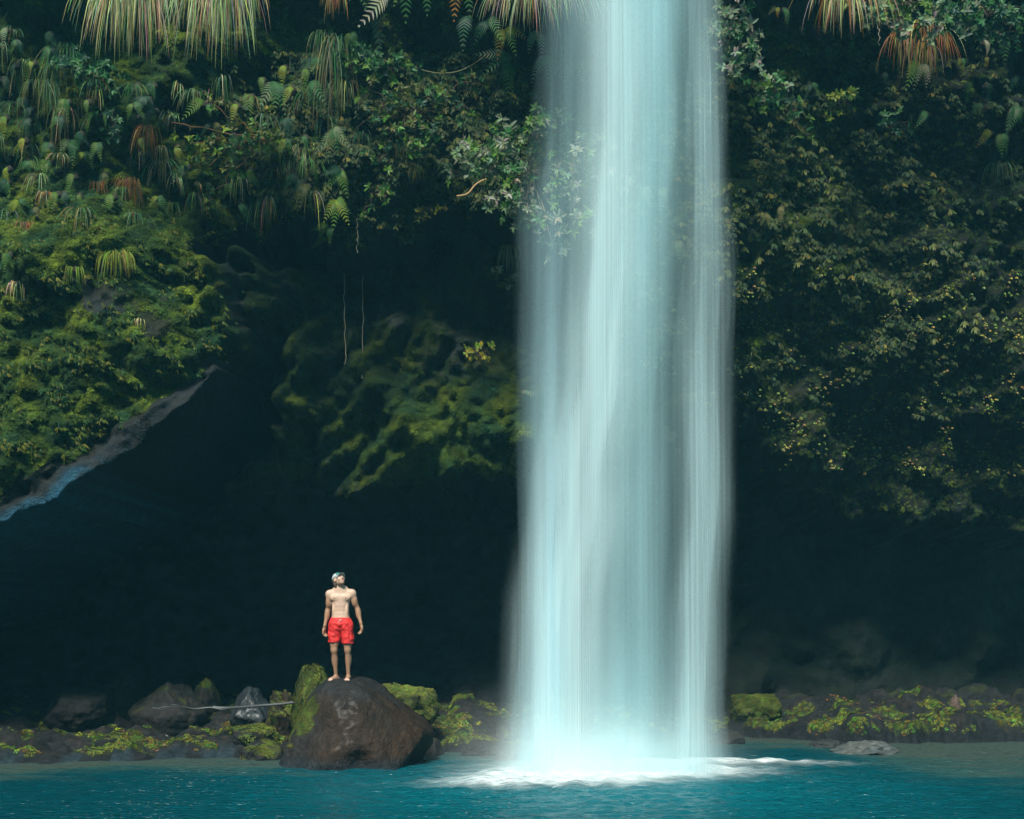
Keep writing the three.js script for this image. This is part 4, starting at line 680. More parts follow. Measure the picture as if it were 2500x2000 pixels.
bush('creeper', 'creeper', 640, 330, [[520, 255, 16, 12, 7], [420, 300, 16, 10, 6], [455, 350, 16, 12, 8], [530, 340, 22, 18, 12], [560, 350, 20, 20, 10], [585, 335, 20, 16, 10], [640, 345, 26, 16, 14], [665, 330, 16, 18, 8], [500, 375, 40, 16, 14], [560, 395, 20, 16, 7], [545, 415, 22, 8, 5], [515, 470, 12, 10, 5], [600, 370, 20, 16, 8], [480, 405, 44, 12, 14]], { kinds: ['fresh', 'lime', 'olive', 'green'], l: 0.075, w: 0.04, n: 8, thick: 0.25, out: 0.25, lift: 0.25, twig: 0.011, bark: [0.2, 0.1, 0.035] }, 'sprawling twiggy creeper with orange-brown stems and yellow-green leaves');
bush('creeper', 'creeper', 1000, 270, [[905, 220, 16, 14, 6], [895, 285, 14, 14, 6], [930, 250, 30, 26, 14], [985, 240, 34, 26, 16], [1060, 230, 36, 20, 16], [1080, 250, 24, 20, 10], [1120, 200, 40, 22, 14], [1010, 300, 34, 24, 14], [1060, 320, 30, 26, 14], [950, 330, 20, 18, 8], [1030, 360, 24, 20, 10], [920, 395, 18, 10, 5], [1130, 260, 28, 18, 10]], { kinds: ['green', 'olive', 'fresh', 'deep', 'olive'], l: 0.085, w: 0.036, n: 8, thick: 0.2, out: 0.2, lift: 0.15, twig: 0.009 }, 'dense small-leaved creeper covering the wall between the grass tuft and the pale shrub');
bush('shrub', 'shrub', 1172, 862, [[1158, 856, 14, 7, 5], [1183, 858, 11, 9, 6]], { kinds: ['yellow', 'lime'], l: 0.08, w: 0.045, n: 7, thick: 0.12, lift: 0.12 }, 'little bright yellow sprig on the rock left of the waterfall');
bush('shrub', 'shrub', 930, 460, [[928, 470, 12, 14, 6], [940, 490, 10, 10, 4], [893, 500, 9, 8, 3]], { kinds: ['green', 'fresh'], l: 0.085, w: 0.035, n: 7, thick: 0.12 }, 'small leafy sprig under the leafy wall right of the bright fern');
bush('shrub', 'shrub', 1050, 505, [[1045, 508, 20, 8, 6], [1025, 520, 16, 5, 4]], { kinds: ['bronze', 'olive', 'yellow'], l: 0.08, w: 0.03, n: 7, thick: 0.1 }, 'row of drooping bronze leaves over the hollow left of the waterfall');
bush('shrub', 'shrub', 1255, 695, [[1240, 690, 18, 10, 5], [1225, 660, 24, 10, 6]], { kinds: ['olive', 'bronze', 'grey'], l: 0.09, w: 0.035, n: 7, thick: 0.15 }, 'bronze leafy plant on the rock rib beside the waterfall');

// ---- drooping leaf clusters on the right wall
const droopGeo = [0, 1, 2, 3].map((k) => { const s = new Soup(), r = rngOf(700 + k), col = [[0.1, 0.115, 0.016], [0.06, 0.09, 0.02], [0.075, 0.105, 0.025], [0.115, 0.125, 0.014]][k]; s.tube([V(0, 0.05, -0.05), V(0, 0.03, 0.04), V(0, 0, 0.08)], 0.006, 0.004, 3, [0.05, 0.04, 0.02]); for (let q = 0; q < 8; q++) { const a = -1.2 + q * 0.33 + 0.2 * r(); s.leaf(V(0, 0, 0.07), V(Math.sin(a) * 0.75, -0.9, 0.25 + 0.3 * r()).normalize(), V(1, 0.2, (r() - 0.5) * 1.2).normalize(), 0.14 * (0.7 + 0.6 * r()), 0.042, col.map((c) => c * (0.7 + 0.6 * r())), 0.2, 0.12); } return s.geo(); });
{
  const r = rngOf(77), list = []; let tries = 0;
  while (list.length < 290 && tries++ < 6000) {
    const px = 1540 + 900 * r(), py = 200 + 720 * r(), lit = Math.exp(-(((px - 1980 - (py - 500) * 0.55) / 260) ** 2)) * smooth(200, 380, py) * smooth(930, 760, py) + 0.12 * smooth(600, 350, py);
    if (r() > lit + 0.05 || Math.sin(py / 27 + px * 0.012 + 2 * n2(px * 0.004, py * 0.004)) < -0.1 || list.some((p) => Math.hypot(p[0] - px, (p[1] - py) * 1.3) < 13)) continue;
    list.push([px, py]);
  }
  for (let k = 0; k < 46; k++) list.push([1080 + 180 * r(), 225 + 150 * r()]);
  list.forEach(([px, py], k) => {
    const m = part('drooping_plant', droopGeo[Math.floor(r() * 4)], glossMat), right = px > 1400; m.position.copy(onWall(px, py, 0.05)); const s = 0.45 + 0.5 * r(); m.scale.set(s, s, s); m.rotation.set(0, (r() - 0.5) * 1.2, (r() - 0.5) * 0.7);
    const spot = !right ? ['olive', 'on the wall left of the pale shrub'] : px < 1790 ? ['pale green', 'on the wall behind the right half of the waterfall'] : px < 2010 ? (py < 450 ? ['green', 'high on the right wall close to the waterfall'] : py < 700 ? ['bronze-green', 'on the lit middle of the wall just right of the waterfall'] : ['dim olive', 'low on the wall just right of the waterfall']) : px < 2200 ? (py < 560 ? ['olive', 'on the middle of the right wall, upper half'] : ['bronze-green', 'on the middle of the right wall, lower half']) : ['dark olive', 'on the shaded far right of the right wall'];
    tag(m, 'drooping ' + spot[0] + ' leaves ' + spot[1], 'leafy plant', 'drooping leaf clusters ' + spot[1]);
  });
}
// ---- hanging roots and bare branches
const rootMat = new THREE.MeshStandardMaterial({ color: new THREE.Color(0.22, 0.19, 0.13), roughness: 0.8 });
function hangingRoot(px, top, bottom, label, lift = 0.5) {
  const a = onWall(px, top, lift), k = -a.z / FOCAL, pts = []; for (let q = 0; q <= 24; q++) { const u = q / 24; pts.push(V(0.022 * n2(px + u * 4, 2) + 0.007 * n2(px + u * 18, 4), -(bottom - top) * k * u, 0.04 * n2(px, u * 4))); }
  const m = part('hanging_root', new THREE.TubeGeometry(new THREE.CatmullRomCurve3(pts), 60, 0.007, 5), rootMat); m.position.copy(a); tag(m, label, 'root');
}
hangingRoot(885, 672, 925, 'long thin root hanging in front of the dark hollow, right one of the pair', 0.9);
hangingRoot(842, 670, 890, 'thin root hanging in front of the dark hollow, left one of the pair', 0.9);
hangingRoot(872, 535, 618, 'short thin root hanging just above the pair in the hollow', 0.3);
hangingRoot(2146, 40, 110, 'thin bare stem hanging under the silvery shrub at top right', 0.5);
{
  const b = thing('branch', 'bare tan branch curving out below the big pale shrub', 'branch', place(1115, 479, 25.0));
  const at = (x, y, d) => place(x, y, d).sub(b.position), c = new THREE.CatmullRomCurve3([at(1115, 479, 25), at(1140, 474, 25), at(1160, 452, 25.1), at(1180, 440, 25.2), at(1200, 436, 25.3), at(1222, 420, 25.6), at(1240, 410, 26.2)]);
  part('limb', new THREE.TubeGeometry(c, 50, 0.016, 6), new THREE.MeshStandardMaterial({ color: new THREE.Color(0.36, 0.22, 0.09), roughness: 0.7 }), b);
  part('twig', new THREE.TubeGeometry(new THREE.CatmullRomCurve3([at(1200, 436, 25.3), at(1206, 426, 25.3), at(1214, 418, 25.3)]), 12, 0.009, 5), new THREE.MeshStandardMaterial({ color: new THREE.Color(0.36, 0.22, 0.09), roughness: 0.7 }), b);
}
{
  const pts = [[1000, 158], [1035, 172], [1075, 179], [1115, 175], [1150, 160], [1195, 128]].map(([x, y]) => place(x, y, 24.9)), o = pts[0].clone();
  const m = part('vine', new THREE.TubeGeometry(new THREE.CatmullRomCurve3(pts.map((p) => p.sub(o))), 60, 0.009, 5), new THREE.MeshStandardMaterial({ color: new THREE.Color(0.12, 0.12, 0.05), roughness: 0.8 })); m.position.copy(o); tag(m, 'thin bare vine sagging from the glossy creeper to the ferns by the fall', 'vine');
}

// ---- smaller ferns and grasses between the big ones, and the curtain of little leaves on the walls
{
  const r = rngOf(2024), used = []; let tries = 0, k = 0;
  while (k < 84 && tries++ < 4000) {
    const px = -10 + 900 * Math.pow(r(), 1.25), py = 70 + 480 * r();
    if (py > 560 - 0.1 * px || (px > 240 && px < 640 && py < 200) || (px > 520 && px < 780 && py < 150) || used.some((q) => Math.hypot(q[0] - px, q[1] - py) < 30)) continue;
    used.push([px, py]); k++;
    if (r() < 0.55) fern(px, py, [['green', 'deep'], ['fresh', 'green'], ['deep', 'olive'], ['lime', 'green']][Math.floor(r() * 4)], r() < 0.5 ? [[-30 + 60 * r(), 34 + 22 * r()]] : [[-40 + 30 * r(), 32 + 20 * r()], [10 + 30 * r(), 32 + 22 * r()]], FERN_OLIVE, SMALL);
    else tussock(px, py, { n: 14 + Math.floor(18 * r()), len: 60 + 60 * r(), wide: 10 + 8 * r(), tones: [['green', 'fresh', 'olive'], ['olive', 'straw', 'green'], ['green', 'pale', 'rust'], ['deep', 'green', 'straw']][Math.floor(r() * 4)], fan: 0.9, stiff: 0.7, sag: 0.8 }, HANG, 'thin hanging grasses on the upper cliff');
  }
  const sprig = [0, 1].map((q) => { const s = new Soup(), g = rngOf(60 + q); for (let n = 0; n < 4; n++) { const a = -0.9 + n * 0.6 + 0.3 * g(), c = 0.7 + 0.6 * g(); s.leaf(V(0.03 * (g() - 0.5), 0.02 * (g() - 0.5), 0.02), V(Math.sin(a) * 0.8, -0.8, 0.3 + 0.3 * g()).normalize(), V(1, 0.2, (g() - 0.5) * 1.2).normalize(), 0.085 * (0.7 + 0.6 * g()), 0.032, [c, c, c], 0.2, 0.12); } return s.geo(); });
  const spots = [[], []];
  for (let q = 0; q < 60000; q++) {
    const left = r() < 0.4, px = left ? 560 + 720 * r() : 1500 + 1020 * r(), py = left ? 130 + 440 * r() : 40 + 1180 * r();
    const p = onWallFast(px, py); if (!p) continue;
    const veg = 0.5 + 0.7 * fbm2(p.x * 1.1 + 50, p.y * 1.5, 4), band = left ? smooth(560, 700, px) * smooth(600, 500, py) : smooth(1150, 520, py) * (0.25 + 0.65 * Math.exp(-(((px - 1950 - (py - 500) * 0.4) / 330) ** 2)));
    if (r() > band * smooth(0.35, 0.8, veg) * (1 - 0.7 * smooth(2150, 2500, px) * smooth(150, 350, py))) continue;
    const t = r(), b = 0.5 + 0.8 * r(), col = (t < 0.5 ? [0.04, 0.072, 0.016] : t < 0.85 ? [0.075, 0.088, 0.013] : t < 0.97 ? [0.03, 0.07, 0.025] : [0.22, 0.18, 0.02]).map((v) => v * b);
    spots[q % 2].push([p.add(V(0, 0, 0.04 + 0.06 * r())), V((r() - 0.5) * 0.5, 1, 0.25 * (r() - 0.3)).normalize(), 0.6 + 0.7 * r(), col]);
  }
  for (let q = 0; q < 9000; q++) {   // small plants rooted in the moss of the bulge
    const px = -60 + 660 * r(), py = 480 + 680 * r(), p = onWallFast(px, py); if (!p) continue;
    const c = cliffAt(p.x, p.y); if (r() > mossy(p.x, p.y, c) * smooth(0.42, 0.8, 0.5 + 0.8 * fbm2(p.x * 1.2 + 7, p.y * 1.6, 4))) continue;
    const b = 0.5 + 0.9 * r(); spots[1].push([p.add(V(0, 0, 0.04)), V((r() - 0.5) * 1.2, 1, 0.5).normalize(), 0.4 + 0.6 * r(), (r() < 0.5 ? [0.1, 0.14, 0.012] : r() < 0.6 ? [0.04, 0.1, 0.02] : [0.17, 0.17, 0.015]).map((v) => v * b)]);
  }
  for (let q = 0; q < 2600; q++) {   // the last pale specks of leaf low on the right wall
    const px = 1800 + 720 * r(), py = 640 + 520 * r(), p = onWallFast(px, py); if (!p || r() > smooth(0.45, 0.75, 0.5 + 0.7 * fbm2(p.x * 1.4, p.y * 2.2 + 30, 4))) continue;
    spots[0].push([p.add(V(0, 0, 0.05)), V((r() - 0.5) * 0.5, 1, 0).normalize(), 0.25 + 0.3 * r(), [0.36, 0.34, 0.08].map((v) => v * (0.5 + 0.8 * r()))]);
  }
  const hangQ = (spotsOf, geo) => { const m = new THREE.InstancedMesh(geo, plantMat, spotsOf.length), M = new THREE.Matrix4(), Q = new THREE.Quaternion(), E = new THREE.Euler(), c = new THREE.Color(); spotsOf.forEach(([p, n, s, col], q) => { Q.setFromEuler(E.set(0.3 * n.z, n.x * 2, n.x * 1.2)); m.setMatrixAt(q, M.compose(p, Q, V(s, s, s))); m.setColorAt(q, c.setRGB(...col)); }); m.name = numbered('creeping_leaves'); m.castShadow = m.receiveShadow = true; scene.add(m); return m; };
  tag(hangQ(spots[0], sprig[0]), 'curtain of countless small olive leaves creeping over the cliff right of the fall', 'creeping leaves', null, 'stuff');
  tag(hangQ(spots[1], sprig[1]), 'countless small dark green leaves creeping over the cliff between the larger plants', 'creeping leaves', null, 'stuff');
}
// ---------------------------------------------------------------- the man on the boulder, looking up at the fall
{
  const foot = place(830.9, 1663, 23.95), man = thing('person', 'man in red swim shorts and pale cap standing on the big boulder, looking up', 'person', foot);
  const cap = (a, b, ra, rb) => { const d = [b[0] - a[0], b[1] - a[1], b[2] - a[2]], q = d[0] * d[0] + d[1] * d[1] + d[2] * d[2]; return (x, y, z) => { const px = x - a[0], py = y - a[1], pz = z - a[2], t = clamp((px * d[0] + py * d[1] + pz * d[2]) / q); return Math.hypot(px - d[0] * t, py - d[1] * t, pz - d[2] * t) - lerp(ra, rb, t); }; };
  const ell = (c, r) => (x, y, z) => { const a = (x - c[0]) / r[0], b = (y - c[1]) / r[1], e = (z - c[2]) / r[2], k = Math.hypot(a, b, e), m = Math.hypot(a / r[0], b / r[1], e / r[2]); return m < 1e-6 ? -Math.min(...r) : k * (k - 1) / m; };
  const union = (list, k) => (x, y, z) => { let d = 9; for (const f of list) d = smin(d, f(x, y, z), k); return d; };
  // joints, metres from the point between the feet; x to the right of the picture, z towards the camera
  const J = { neck: [-0.005, 1.485, -0.02], shR: [-0.172, 1.415, -0.01], shL: [0.182, 1.428, -0.02], elR: [-0.205, 1.145, -0.03], elL: [0.275, 1.16, -0.05], wrR: [-0.250, 0.885, 0.05], wrL: [0.338, 0.925, 0.03], hipR: [-0.085, 0.92, 0], hipL: [0.095, 0.92, 0], knR: [-0.098, 0.50, 0.035], knL: [0.122, 0.505, 0.03], anR: [-0.075, 0.095, -0.03], anL: [0.128, 0.08, -0.01] };
  const HEAD = V(-0.022, 1.645, 0.01);
  const torso = union([
    ell([0, 1.325, -0.02], [0.155, 0.165, 0.098]), ell([0.002, 1.13, -0.012], [0.132, 0.2, 0.082]), ell([0.003, 0.98, -0.01], [0.152, 0.14, 0.1]),
    cap([-0.075, 1.465, -0.03], J.shR, 0.045, 0.052), cap([0.075, 1.465, -0.03], J.shL, 0.045, 0.052),
    cap(J.neck, [-0.012, 1.57, 0.0], 0.058, 0.054), cap([-0.06, 1.50, -0.03], [0.06, 1.50, -0.03], 0.035, 0.035),
  ], 0.07);
  const muscles = union([
    ell([-0.078, 1.352, 0.052], [0.082, 0.058, 0.034]), ell([0.085, 1.355, 0.048], [0.082, 0.058, 0.034]),
    ...[[-0.034, 1.225], [0.036, 1.225], [-0.033, 1.165], [0.036, 1.165], [-0.031, 1.10], [0.034, 1.10]].map(([x, y]) => ell([x, y, 0.062], [0.032, 0.03, 0.012])),
    ell([-0.105, 1.14, 0.02], [0.03, 0.11, 0.05]), ell([0.108, 1.14, 0.02], [0.03, 0.11, 0.05]),
  ], 0.014);
  const limbs = [
    union([cap(J.shR, J.elR, 0.052, 0.037), ell([-0.182, 1.4, -0.008], [0.056, 0.068, 0.056]), ell([-0.192, 1.275, 0.005], [0.044, 0.085, 0.047]), cap(J.elR, J.wrR, 0.037, 0.025), ell([-0.215, 1.075, -0.012], [0.041, 0.085, 0.043])], 0.03),
    union([cap(J.shL, J.elL, 0.052, 0.037), ell([0.194, 1.412, -0.018], [0.056, 0.068, 0.056]), ell([0.226, 1.29, -0.02], [0.044, 0.085, 0.047]), cap(J.elL, J.wrL, 0.037, 0.025), ell([0.288, 1.09, -0.032], [0.041, 0.085, 0.043])], 0.03),
    union([cap(J.hipR, J.knR, 0.084, 0.051), ell([-0.098, 0.505, 0.046], [0.036, 0.05, 0.026]), cap(J.knR, J.anR, 0.047, 0.03), ell([-0.094, 0.355, -0.022], [0.054, 0.12, 0.054]), ell([-0.1, 0.64, 0.02], [0.07, 0.12, 0.066])], 0.03),
    union([cap(J.hipL, J.knL, 0.084, 0.051), ell([0.122, 0.51, 0.042], [0.036, 0.05, 0.026]), cap(J.knL, J.anL, 0.047, 0.03), ell([0.132, 0.36, -0.022], [0.054, 0.12, 0.054]), ell([0.12, 0.64, 0.02], [0.07, 0.12, 0.066])], 0.03),
  ];
  const footOf = (an, tx, tz) => { const n = Math.hypot(tx, tz), f = [tx / n, tz / n], s = [-f[1], f[0]], parts = [cap([an[0] - f[0] * 0.04, 0.035, an[2] - f[1] * 0.04], [an[0] + f[0] * 0.02, 0.05, an[2] + f[1] * 0.02], 0.034, 0.036), cap([an[0], 0.065, an[2]], [an[0] + f[0] * 0.12, 0.03, an[2] + f[1] * 0.12], 0.036, 0.026), cap([an[0] + f[0] * 0.12 - s[0] * 0.022, 0.022, an[2] + f[1] * 0.12 - s[1] * 0.022], [an[0] + f[0] * 0.12 + s[0] * 0.022, 0.022, an[2] + f[1] * 0.12 + s[1] * 0.022], 0.021, 0.021)];
    const toes = []; for (let k = 0; k < 5; k++) { const o = (k - 2) * 0.0185, l = 0.165 - 0.009 * Math.abs(k - (s[0] > 0 ? 3.4 : 0.6)); toes.push(cap([an[0] + f[0] * 0.12 + s[0] * o, 0.02, an[2] + f[1] * 0.12 + s[1] * o], [an[0] + f[0] * l + s[0] * o * 1.1, 0.012, an[2] + f[1] * l + s[1] * o * 1.1], 0.0115, 0.0095)); }
    const base = union(parts, 0.025); return (x, y, z) => { let d = base(x, y, z); for (const t of toes) d = smin(d, t(x, y, z), 0.006); return Math.max(d, -y + 0.001); }; };
  const feet = [footOf([-0.075, 0, -0.03], -0.62, 0.72), footOf([0.128, 0, -0.01], -0.08, 1)];
  const body = (x, y, z) => {
    if (y < 0.17) { let d = 9; for (let k = 0; k < 2; k++) d = Math.min(d, smin(limbs[2 + k](x, y, z), feet[k](x, y, z), 0.02)); return d; }
    if (y < 0.74) { const d = Math.min(limbs[2](x, y, z), limbs[3](x, y, z)); return Math.min(d, limbs[0](x, y, z), limbs[1](x, y, z)); }
    let d = torso(x, y, z);
    d = smin(d, muscles(x, y, z), 0.022);
    d = smax(d, -ell([0.002, 1.062, 0.088], [0.008, 0.007, 0.012])(x, y, z), 0.006);
    d = smin(d, Math.min(limbs[0](x, y, z), limbs[1](x, y, z)), y > 1.3 ? 0.045 : 0.008);
    return smin(d, Math.min(limbs[2](x, y, z), limbs[3](x, y, z)), 0.03);
  };
  const SKIN = [0.56, 0.38, 0.28], TAN = [0.33, 0.18, 0.105], PINK = [0.6, 0.38, 0.3];
  const skinAt = (x, y, z) => {
    const arm = x < -0.16 || x > 0.19 ? smooth(1.42, 1.3, y) : 0, leg = smooth(0.7, 0.64, y);
    let c = mix3(SKIN, TAN, Math.max(arm, leg)); c = mix3(c, PINK, smooth(0.07, 0.03, y));
    for (const [nx, ny] of [[-0.088, 1.338], [0.098, 1.342]]) c = mix3(c, [0.24, 0.1, 0.075], smooth(0.014, 0.009, Math.hypot(x - nx, y - ny)) * (z > 0.03 ? 1 : 0));
    c = mix3(c, [0.3, 0.2, 0.14], 0.3 * leg * smooth(0.1, 0.3, n3(x * 70, y * 30, z * 70)));
    return c.map((v) => v * (1 + 0.06 * fbm3(x * 14, y * 14, z * 14, 2)));
  };
  // head: built upright, then turned towards the fall and tipped back
  const skull = union([ell([0, 0.03, -0.018], [0.074, 0.092, 0.096]), ell([0, -0.045, 0.03], [0.056, 0.07, 0.062]), ell([0, -0.098, 0.056], [0.026, 0.018, 0.022]), cap([-0.04, -0.075, 0.01], [0, -0.1, 0.055], 0.02, 0.018), cap([0.04, -0.075, 0.01], [0, -0.1, 0.055], 0.02, 0.018), cap([-0.03, 0.022, 0.074], [0.03, 0.022, 0.074], 0.013, 0.013), ell([-0.042, -0.025, 0.06], [0.022, 0.02, 0.02]), ell([0.042, -0.025, 0.06], [0.022, 0.02, 0.02])], 0.03);
  const nose = union([cap([0, 0.012, 0.088], [0, -0.032, 0.11], 0.008, 0.012), ell([-0.012, -0.035, 0.1], [0.008, 0.008, 0.01]), ell([0.012, -0.035, 0.1], [0.008, 0.008, 0.01])], 0.008);
  const lips = union([cap([-0.02, -0.064, 0.084], [0.02, -0.064, 0.084], 0.006, 0.006), cap([-0.017, -0.073, 0.083], [0.017, -0.073, 0.083], 0.007, 0.007)], 0.002);
  const ears = [-1, 1].map((s) => (x, y, z) => smax(ell([s * 0.078, -0.008, -0.012], [0.012, 0.033, 0.021])(x, y, z), -ell([s * 0.088, -0.008, -0.006], [0.006, 0.02, 0.011])(x, y, z), 0.004));
  const sockets = union([ell([-0.031, 0.002, 0.088], [0.016, 0.01, 0.012]), ell([0.031, 0.002, 0.088], [0.016, 0.01, 0.012])], 0.004), balls = union([ell([-0.031, 0.001, 0.07], [0.0125, 0.0125, 0.0125]), ell([0.031, 0.001, 0.07], [0.0125, 0.0125, 0.0125])], 0.001);
  const headSdf = (x, y, z) => { let d = smin(skull(x, y, z), nose(x, y, z), 0.012); d = smin(d, lips(x, y, z), 0.006); d = smax(d, -sockets(x, y, z), 0.01); d = Math.min(d, balls(x, y, z)); for (const e of ears) d = smin(d, e(x, y, z), 0.008); return d; };
  const headColor = (x, y, z) => {
    let c = mix3(SKIN, [0.56, 0.36, 0.27], 0.6);
    const beard = smooth(-0.045, -0.06, y) * smooth(0.0, 0.03, z) * smooth(0.012, 0.02, Math.max(0.02 - Math.abs(y + 0.068) * 2, 0) > 0.01 && Math.abs(x) < 0.024 ? 0 : 0.02); c = mix3(c, [0.2, 0.12, 0.07], beard * 0.6);
    c = mix3(c, [0.2, 0.12, 0.07], 0.55 * smooth(0.008, 0.003, Math.abs(y + 0.051)) * smooth(0.028, 0.02, Math.abs(x)) * (z > 0.07 ? 1 : 0));
    if (z > 0.07) { c = mix3(c, [0.42, 0.16, 0.13], smooth(0.013, 0.007, Math.abs(y + 0.068)) * smooth(0.024, 0.018, Math.abs(x))); c = mix3(c, [0.09, 0.05, 0.03], smooth(0.006, 0.003, Math.abs(y - 0.024 + 0.12 * Math.max(0, Math.abs(x) - 0.03))) * smooth(0.05, 0.044, Math.abs(x)) * smooth(0.01, 0.014, Math.abs(x))); }
    if (balls(x, y, z) < 0.0015) c = Math.hypot(Math.abs(x) - 0.031, y - 0.004) < 0.0055 ? [0.03, 0.025, 0.02] : [0.55, 0.53, 0.5];
    return c;
  };
  const turn = new THREE.Matrix4().makeRotationFromEuler(new THREE.Euler(-0.62, 0.72, -0.06, 'YXZ')).setPosition(HEAD);
  const headGeo = sdfMesh(headSdf, [-0.1, -0.13, -0.13], [0.1, 0.14, 0.14], 0.0035, headColor).applyMatrix4(turn);
  // hands: palm, four fingers in two bends, thumb leaving the side of the palm
  const hand = (wrist, side, yaw, tilt) => {
    const fs = [], s = side;
    const palm = union([cap([-0.022, -0.03, 0], [-0.024, -0.082, 0.002], 0.017, 0.014), cap([0, -0.028, 0], [0, -0.088, 0.002], 0.018, 0.014), cap([0.022, -0.03, 0], [0.022, -0.08, 0.002], 0.017, 0.013), cap([0, 0.03, 0], [0, -0.02, 0], 0.025, 0.024)], 0.015);
    [[-0.027, 0.068], [-0.0095, 0.078], [0.009, 0.073], [0.026, 0.057]].forEach(([x, l], k) => { const b = [x, -0.086, 0.004], m = [x * 1.02, -0.086 - l * 0.42, 0.02 + 0.004 * k], e = [x * 0.95, -0.086 - l * 0.7, 0.052 + 0.005 * k]; fs.push(cap(b, m, 0.0098, 0.0088), cap(m, e, 0.0088, 0.0072)); });
    const th = [cap([-0.02, -0.028, 0.008], [-0.044, -0.062, 0.022], 0.014, 0.011), cap([-0.044, -0.062, 0.022], [-0.047, -0.095, 0.034], 0.0105, 0.0085)];
    const f = (x, y, z) => { let d = palm(x, y, z); for (const q of fs) d = smin(d, q(x, y, z), 0.004); for (const q of th) d = smin(d, q(x, y, z), 0.01); return d; };
    const g = sdfMesh(f, [-0.07, -0.18, -0.04], [0.055, 0.05, 0.085], 0.0035, (x, y, z) => mix3(TAN, PINK, smooth(-0.12, -0.16, y) * 0.5));
    const m = new THREE.Matrix4().makeRotationFromEuler(new THREE.Euler(0.12, yaw, tilt, 'YXZ')).setPosition(...wrist);
    if (s < 0) { g.scale(-1, 1, 1); const ix = g.index.array; for (let k = 0; k < ix.length; k += 3) { const t = ix[k]; ix[k] = ix[k + 1]; ix[k + 1] = t; } g.computeVertexNormals(); }
    return g.applyMatrix4(m);
  };
  const bodyGeo = sdfMesh(body, [-0.33, -0.015, -0.16], [0.41, 1.62, 0.2], 0.0085, skinAt);
  const skinMat = new THREE.MeshPhysicalMaterial({ vertexColors: true, roughness: 0.48, specularIntensity: 0.7 });
  part('body', mergeGeometries([bodyGeo, headGeo, hand([-0.252, 0.87, 0.055], 1, 0.95, -0.06), hand([0.342, 0.912, 0.035], -1, -0.95, 0.06)]), skinMat, man);
  // swim shorts with folds
  const legsS = union([cap([-0.088, 0.9, 0], [-0.105, 0.6, 0.012], 0.108, 0.096), cap([0.1, 0.9, 0], [0.124, 0.58, 0.012], 0.108, 0.1)], 0.02), seatS = union([ell([0.004, 0.92, 0], [0.178, 0.13, 0.124]), ell([0.004, 1.02, -0.004], [0.148, 0.09, 0.1])], 0.05);
  const shortsSdf = (x, y, z) => {
    const fold = 0.006 * Math.sin(x * 46 + y * 18 + 3 * n3(x * 6, y * 5, z * 6)) * smooth(1.0, 0.9, y) + 0.008 * n3(x * 9, y * 13, z * 9) + 0.006 * Math.sin((y + x * (x > 0 ? -0.9 : 0.9)) * 60) * Math.exp(-(((Math.abs(x) - 0.06) / 0.06) ** 2)) * smooth(0.78, 0.86, y) * smooth(0.97, 0.9, y) - 0.004 * Math.abs(Math.sin(x * 120)) * smooth(0.985, 1.0, y);
    let d = smin(legsS(x, y, z), seatS(x, y, z), 0.05) + fold * 0.9;
    return smax(smax(d, 0.628 + (x > 0 ? -0.022 : 0) + 0.008 * n2(x * 18, z * 14) - y, 0.008), y - 1.03, 0.008);
  };
  const shorts = part('shorts', sdfMesh(shortsSdf, [-0.25, 0.58, -0.17], [0.26, 1.05, 0.18], 0.006, (x, y, z) => [0.62, 0.018, 0.016].map((v) => v * (1 + 0.1 * n3(x * 8, y * 8, z * 8)))), new THREE.MeshPhysicalMaterial({ vertexColors: true, roughness: 0.7, sheen: 0.3, sheenRoughness: 0.6 }), man);
  const cord = new THREE.MeshStandardMaterial({ color: new THREE.Color(0.6, 0.5, 0.45), roughness: 0.8 });
  const tubeOf = (pts, r) => new THREE.TubeGeometry(new THREE.CatmullRomCurve3(pts.map((p) => V(...p))), 20, r, 5);
  part('drawstring', mergeGeometries([tubeOf([[0.005, 1.005, 0.104], [0.018, 0.998, 0.116], [0.004, 0.99, 0.122], [-0.012, 0.965, 0.13], [-0.014, 0.945, 0.132]], 0.0035), tubeOf([[0.005, 1.005, 0.104], [0.024, 1.0, 0.116], [0.03, 0.99, 0.122], [0.014, 0.982, 0.126]], 0.0035)]), cord, shorts);
  const band = new THREE.TorusGeometry(0.029, 0.0045, 6, 24); band.rotateX(Math.PI / 2 - 0.2); band.translate(-0.2455, 0.9, 0.045); const band2 = band.clone().translate(-0.002, -0.022, 0.008);
  part('bracelet', mergeGeometries([band, band2]), new THREE.MeshStandardMaterial({ color: new THREE.Color(0.06, 0.04, 0.035), roughness: 0.6 }), man);
  // hair below the cap
  const hairSdf = (x, y, z) => { const shell = ell([0, 0.018, -0.03], [0.083, 0.098, 0.1])(x, y, z); let d = smax(shell, z - 0.012 + Math.max(0, -y - 0.005) * 0.6, 0.02); d = smax(d, y - 0.06, 0.01); d = smin(d, union([ell([0, -0.075, -0.095], [0.05, 0.05, 0.03]), ell([-0.062, -0.05, -0.06], [0.022, 0.05, 0.03]), ell([0.062, -0.05, -0.06], [0.022, 0.05, 0.03])], 0.02)(x, y, z), 0.02); d = smax(d, -ell([0.082, -0.008, -0.004], [0.02, 0.034, 0.024])(x, y, z), 0.004); d = smax(d, -ell([-0.082, -0.008, -0.004], [0.02, 0.034, 0.024])(x, y, z), 0.004); return d + 0.004 * n3(x * 60, y * 25, z * 60); };
  part('hair', sdfMesh(hairSdf, [-0.11, -0.15, -0.15], [0.11, 0.1, 0.06], 0.004, (x, y, z) => [0.07, 0.042, 0.024].map((v) => v * (1 + 0.4 * n3(x * 70, y * 20, z * 70)))).applyMatrix4(turn), new THREE.MeshStandardMaterial({ vertexColors: true, roughness: 0.6 }), man);
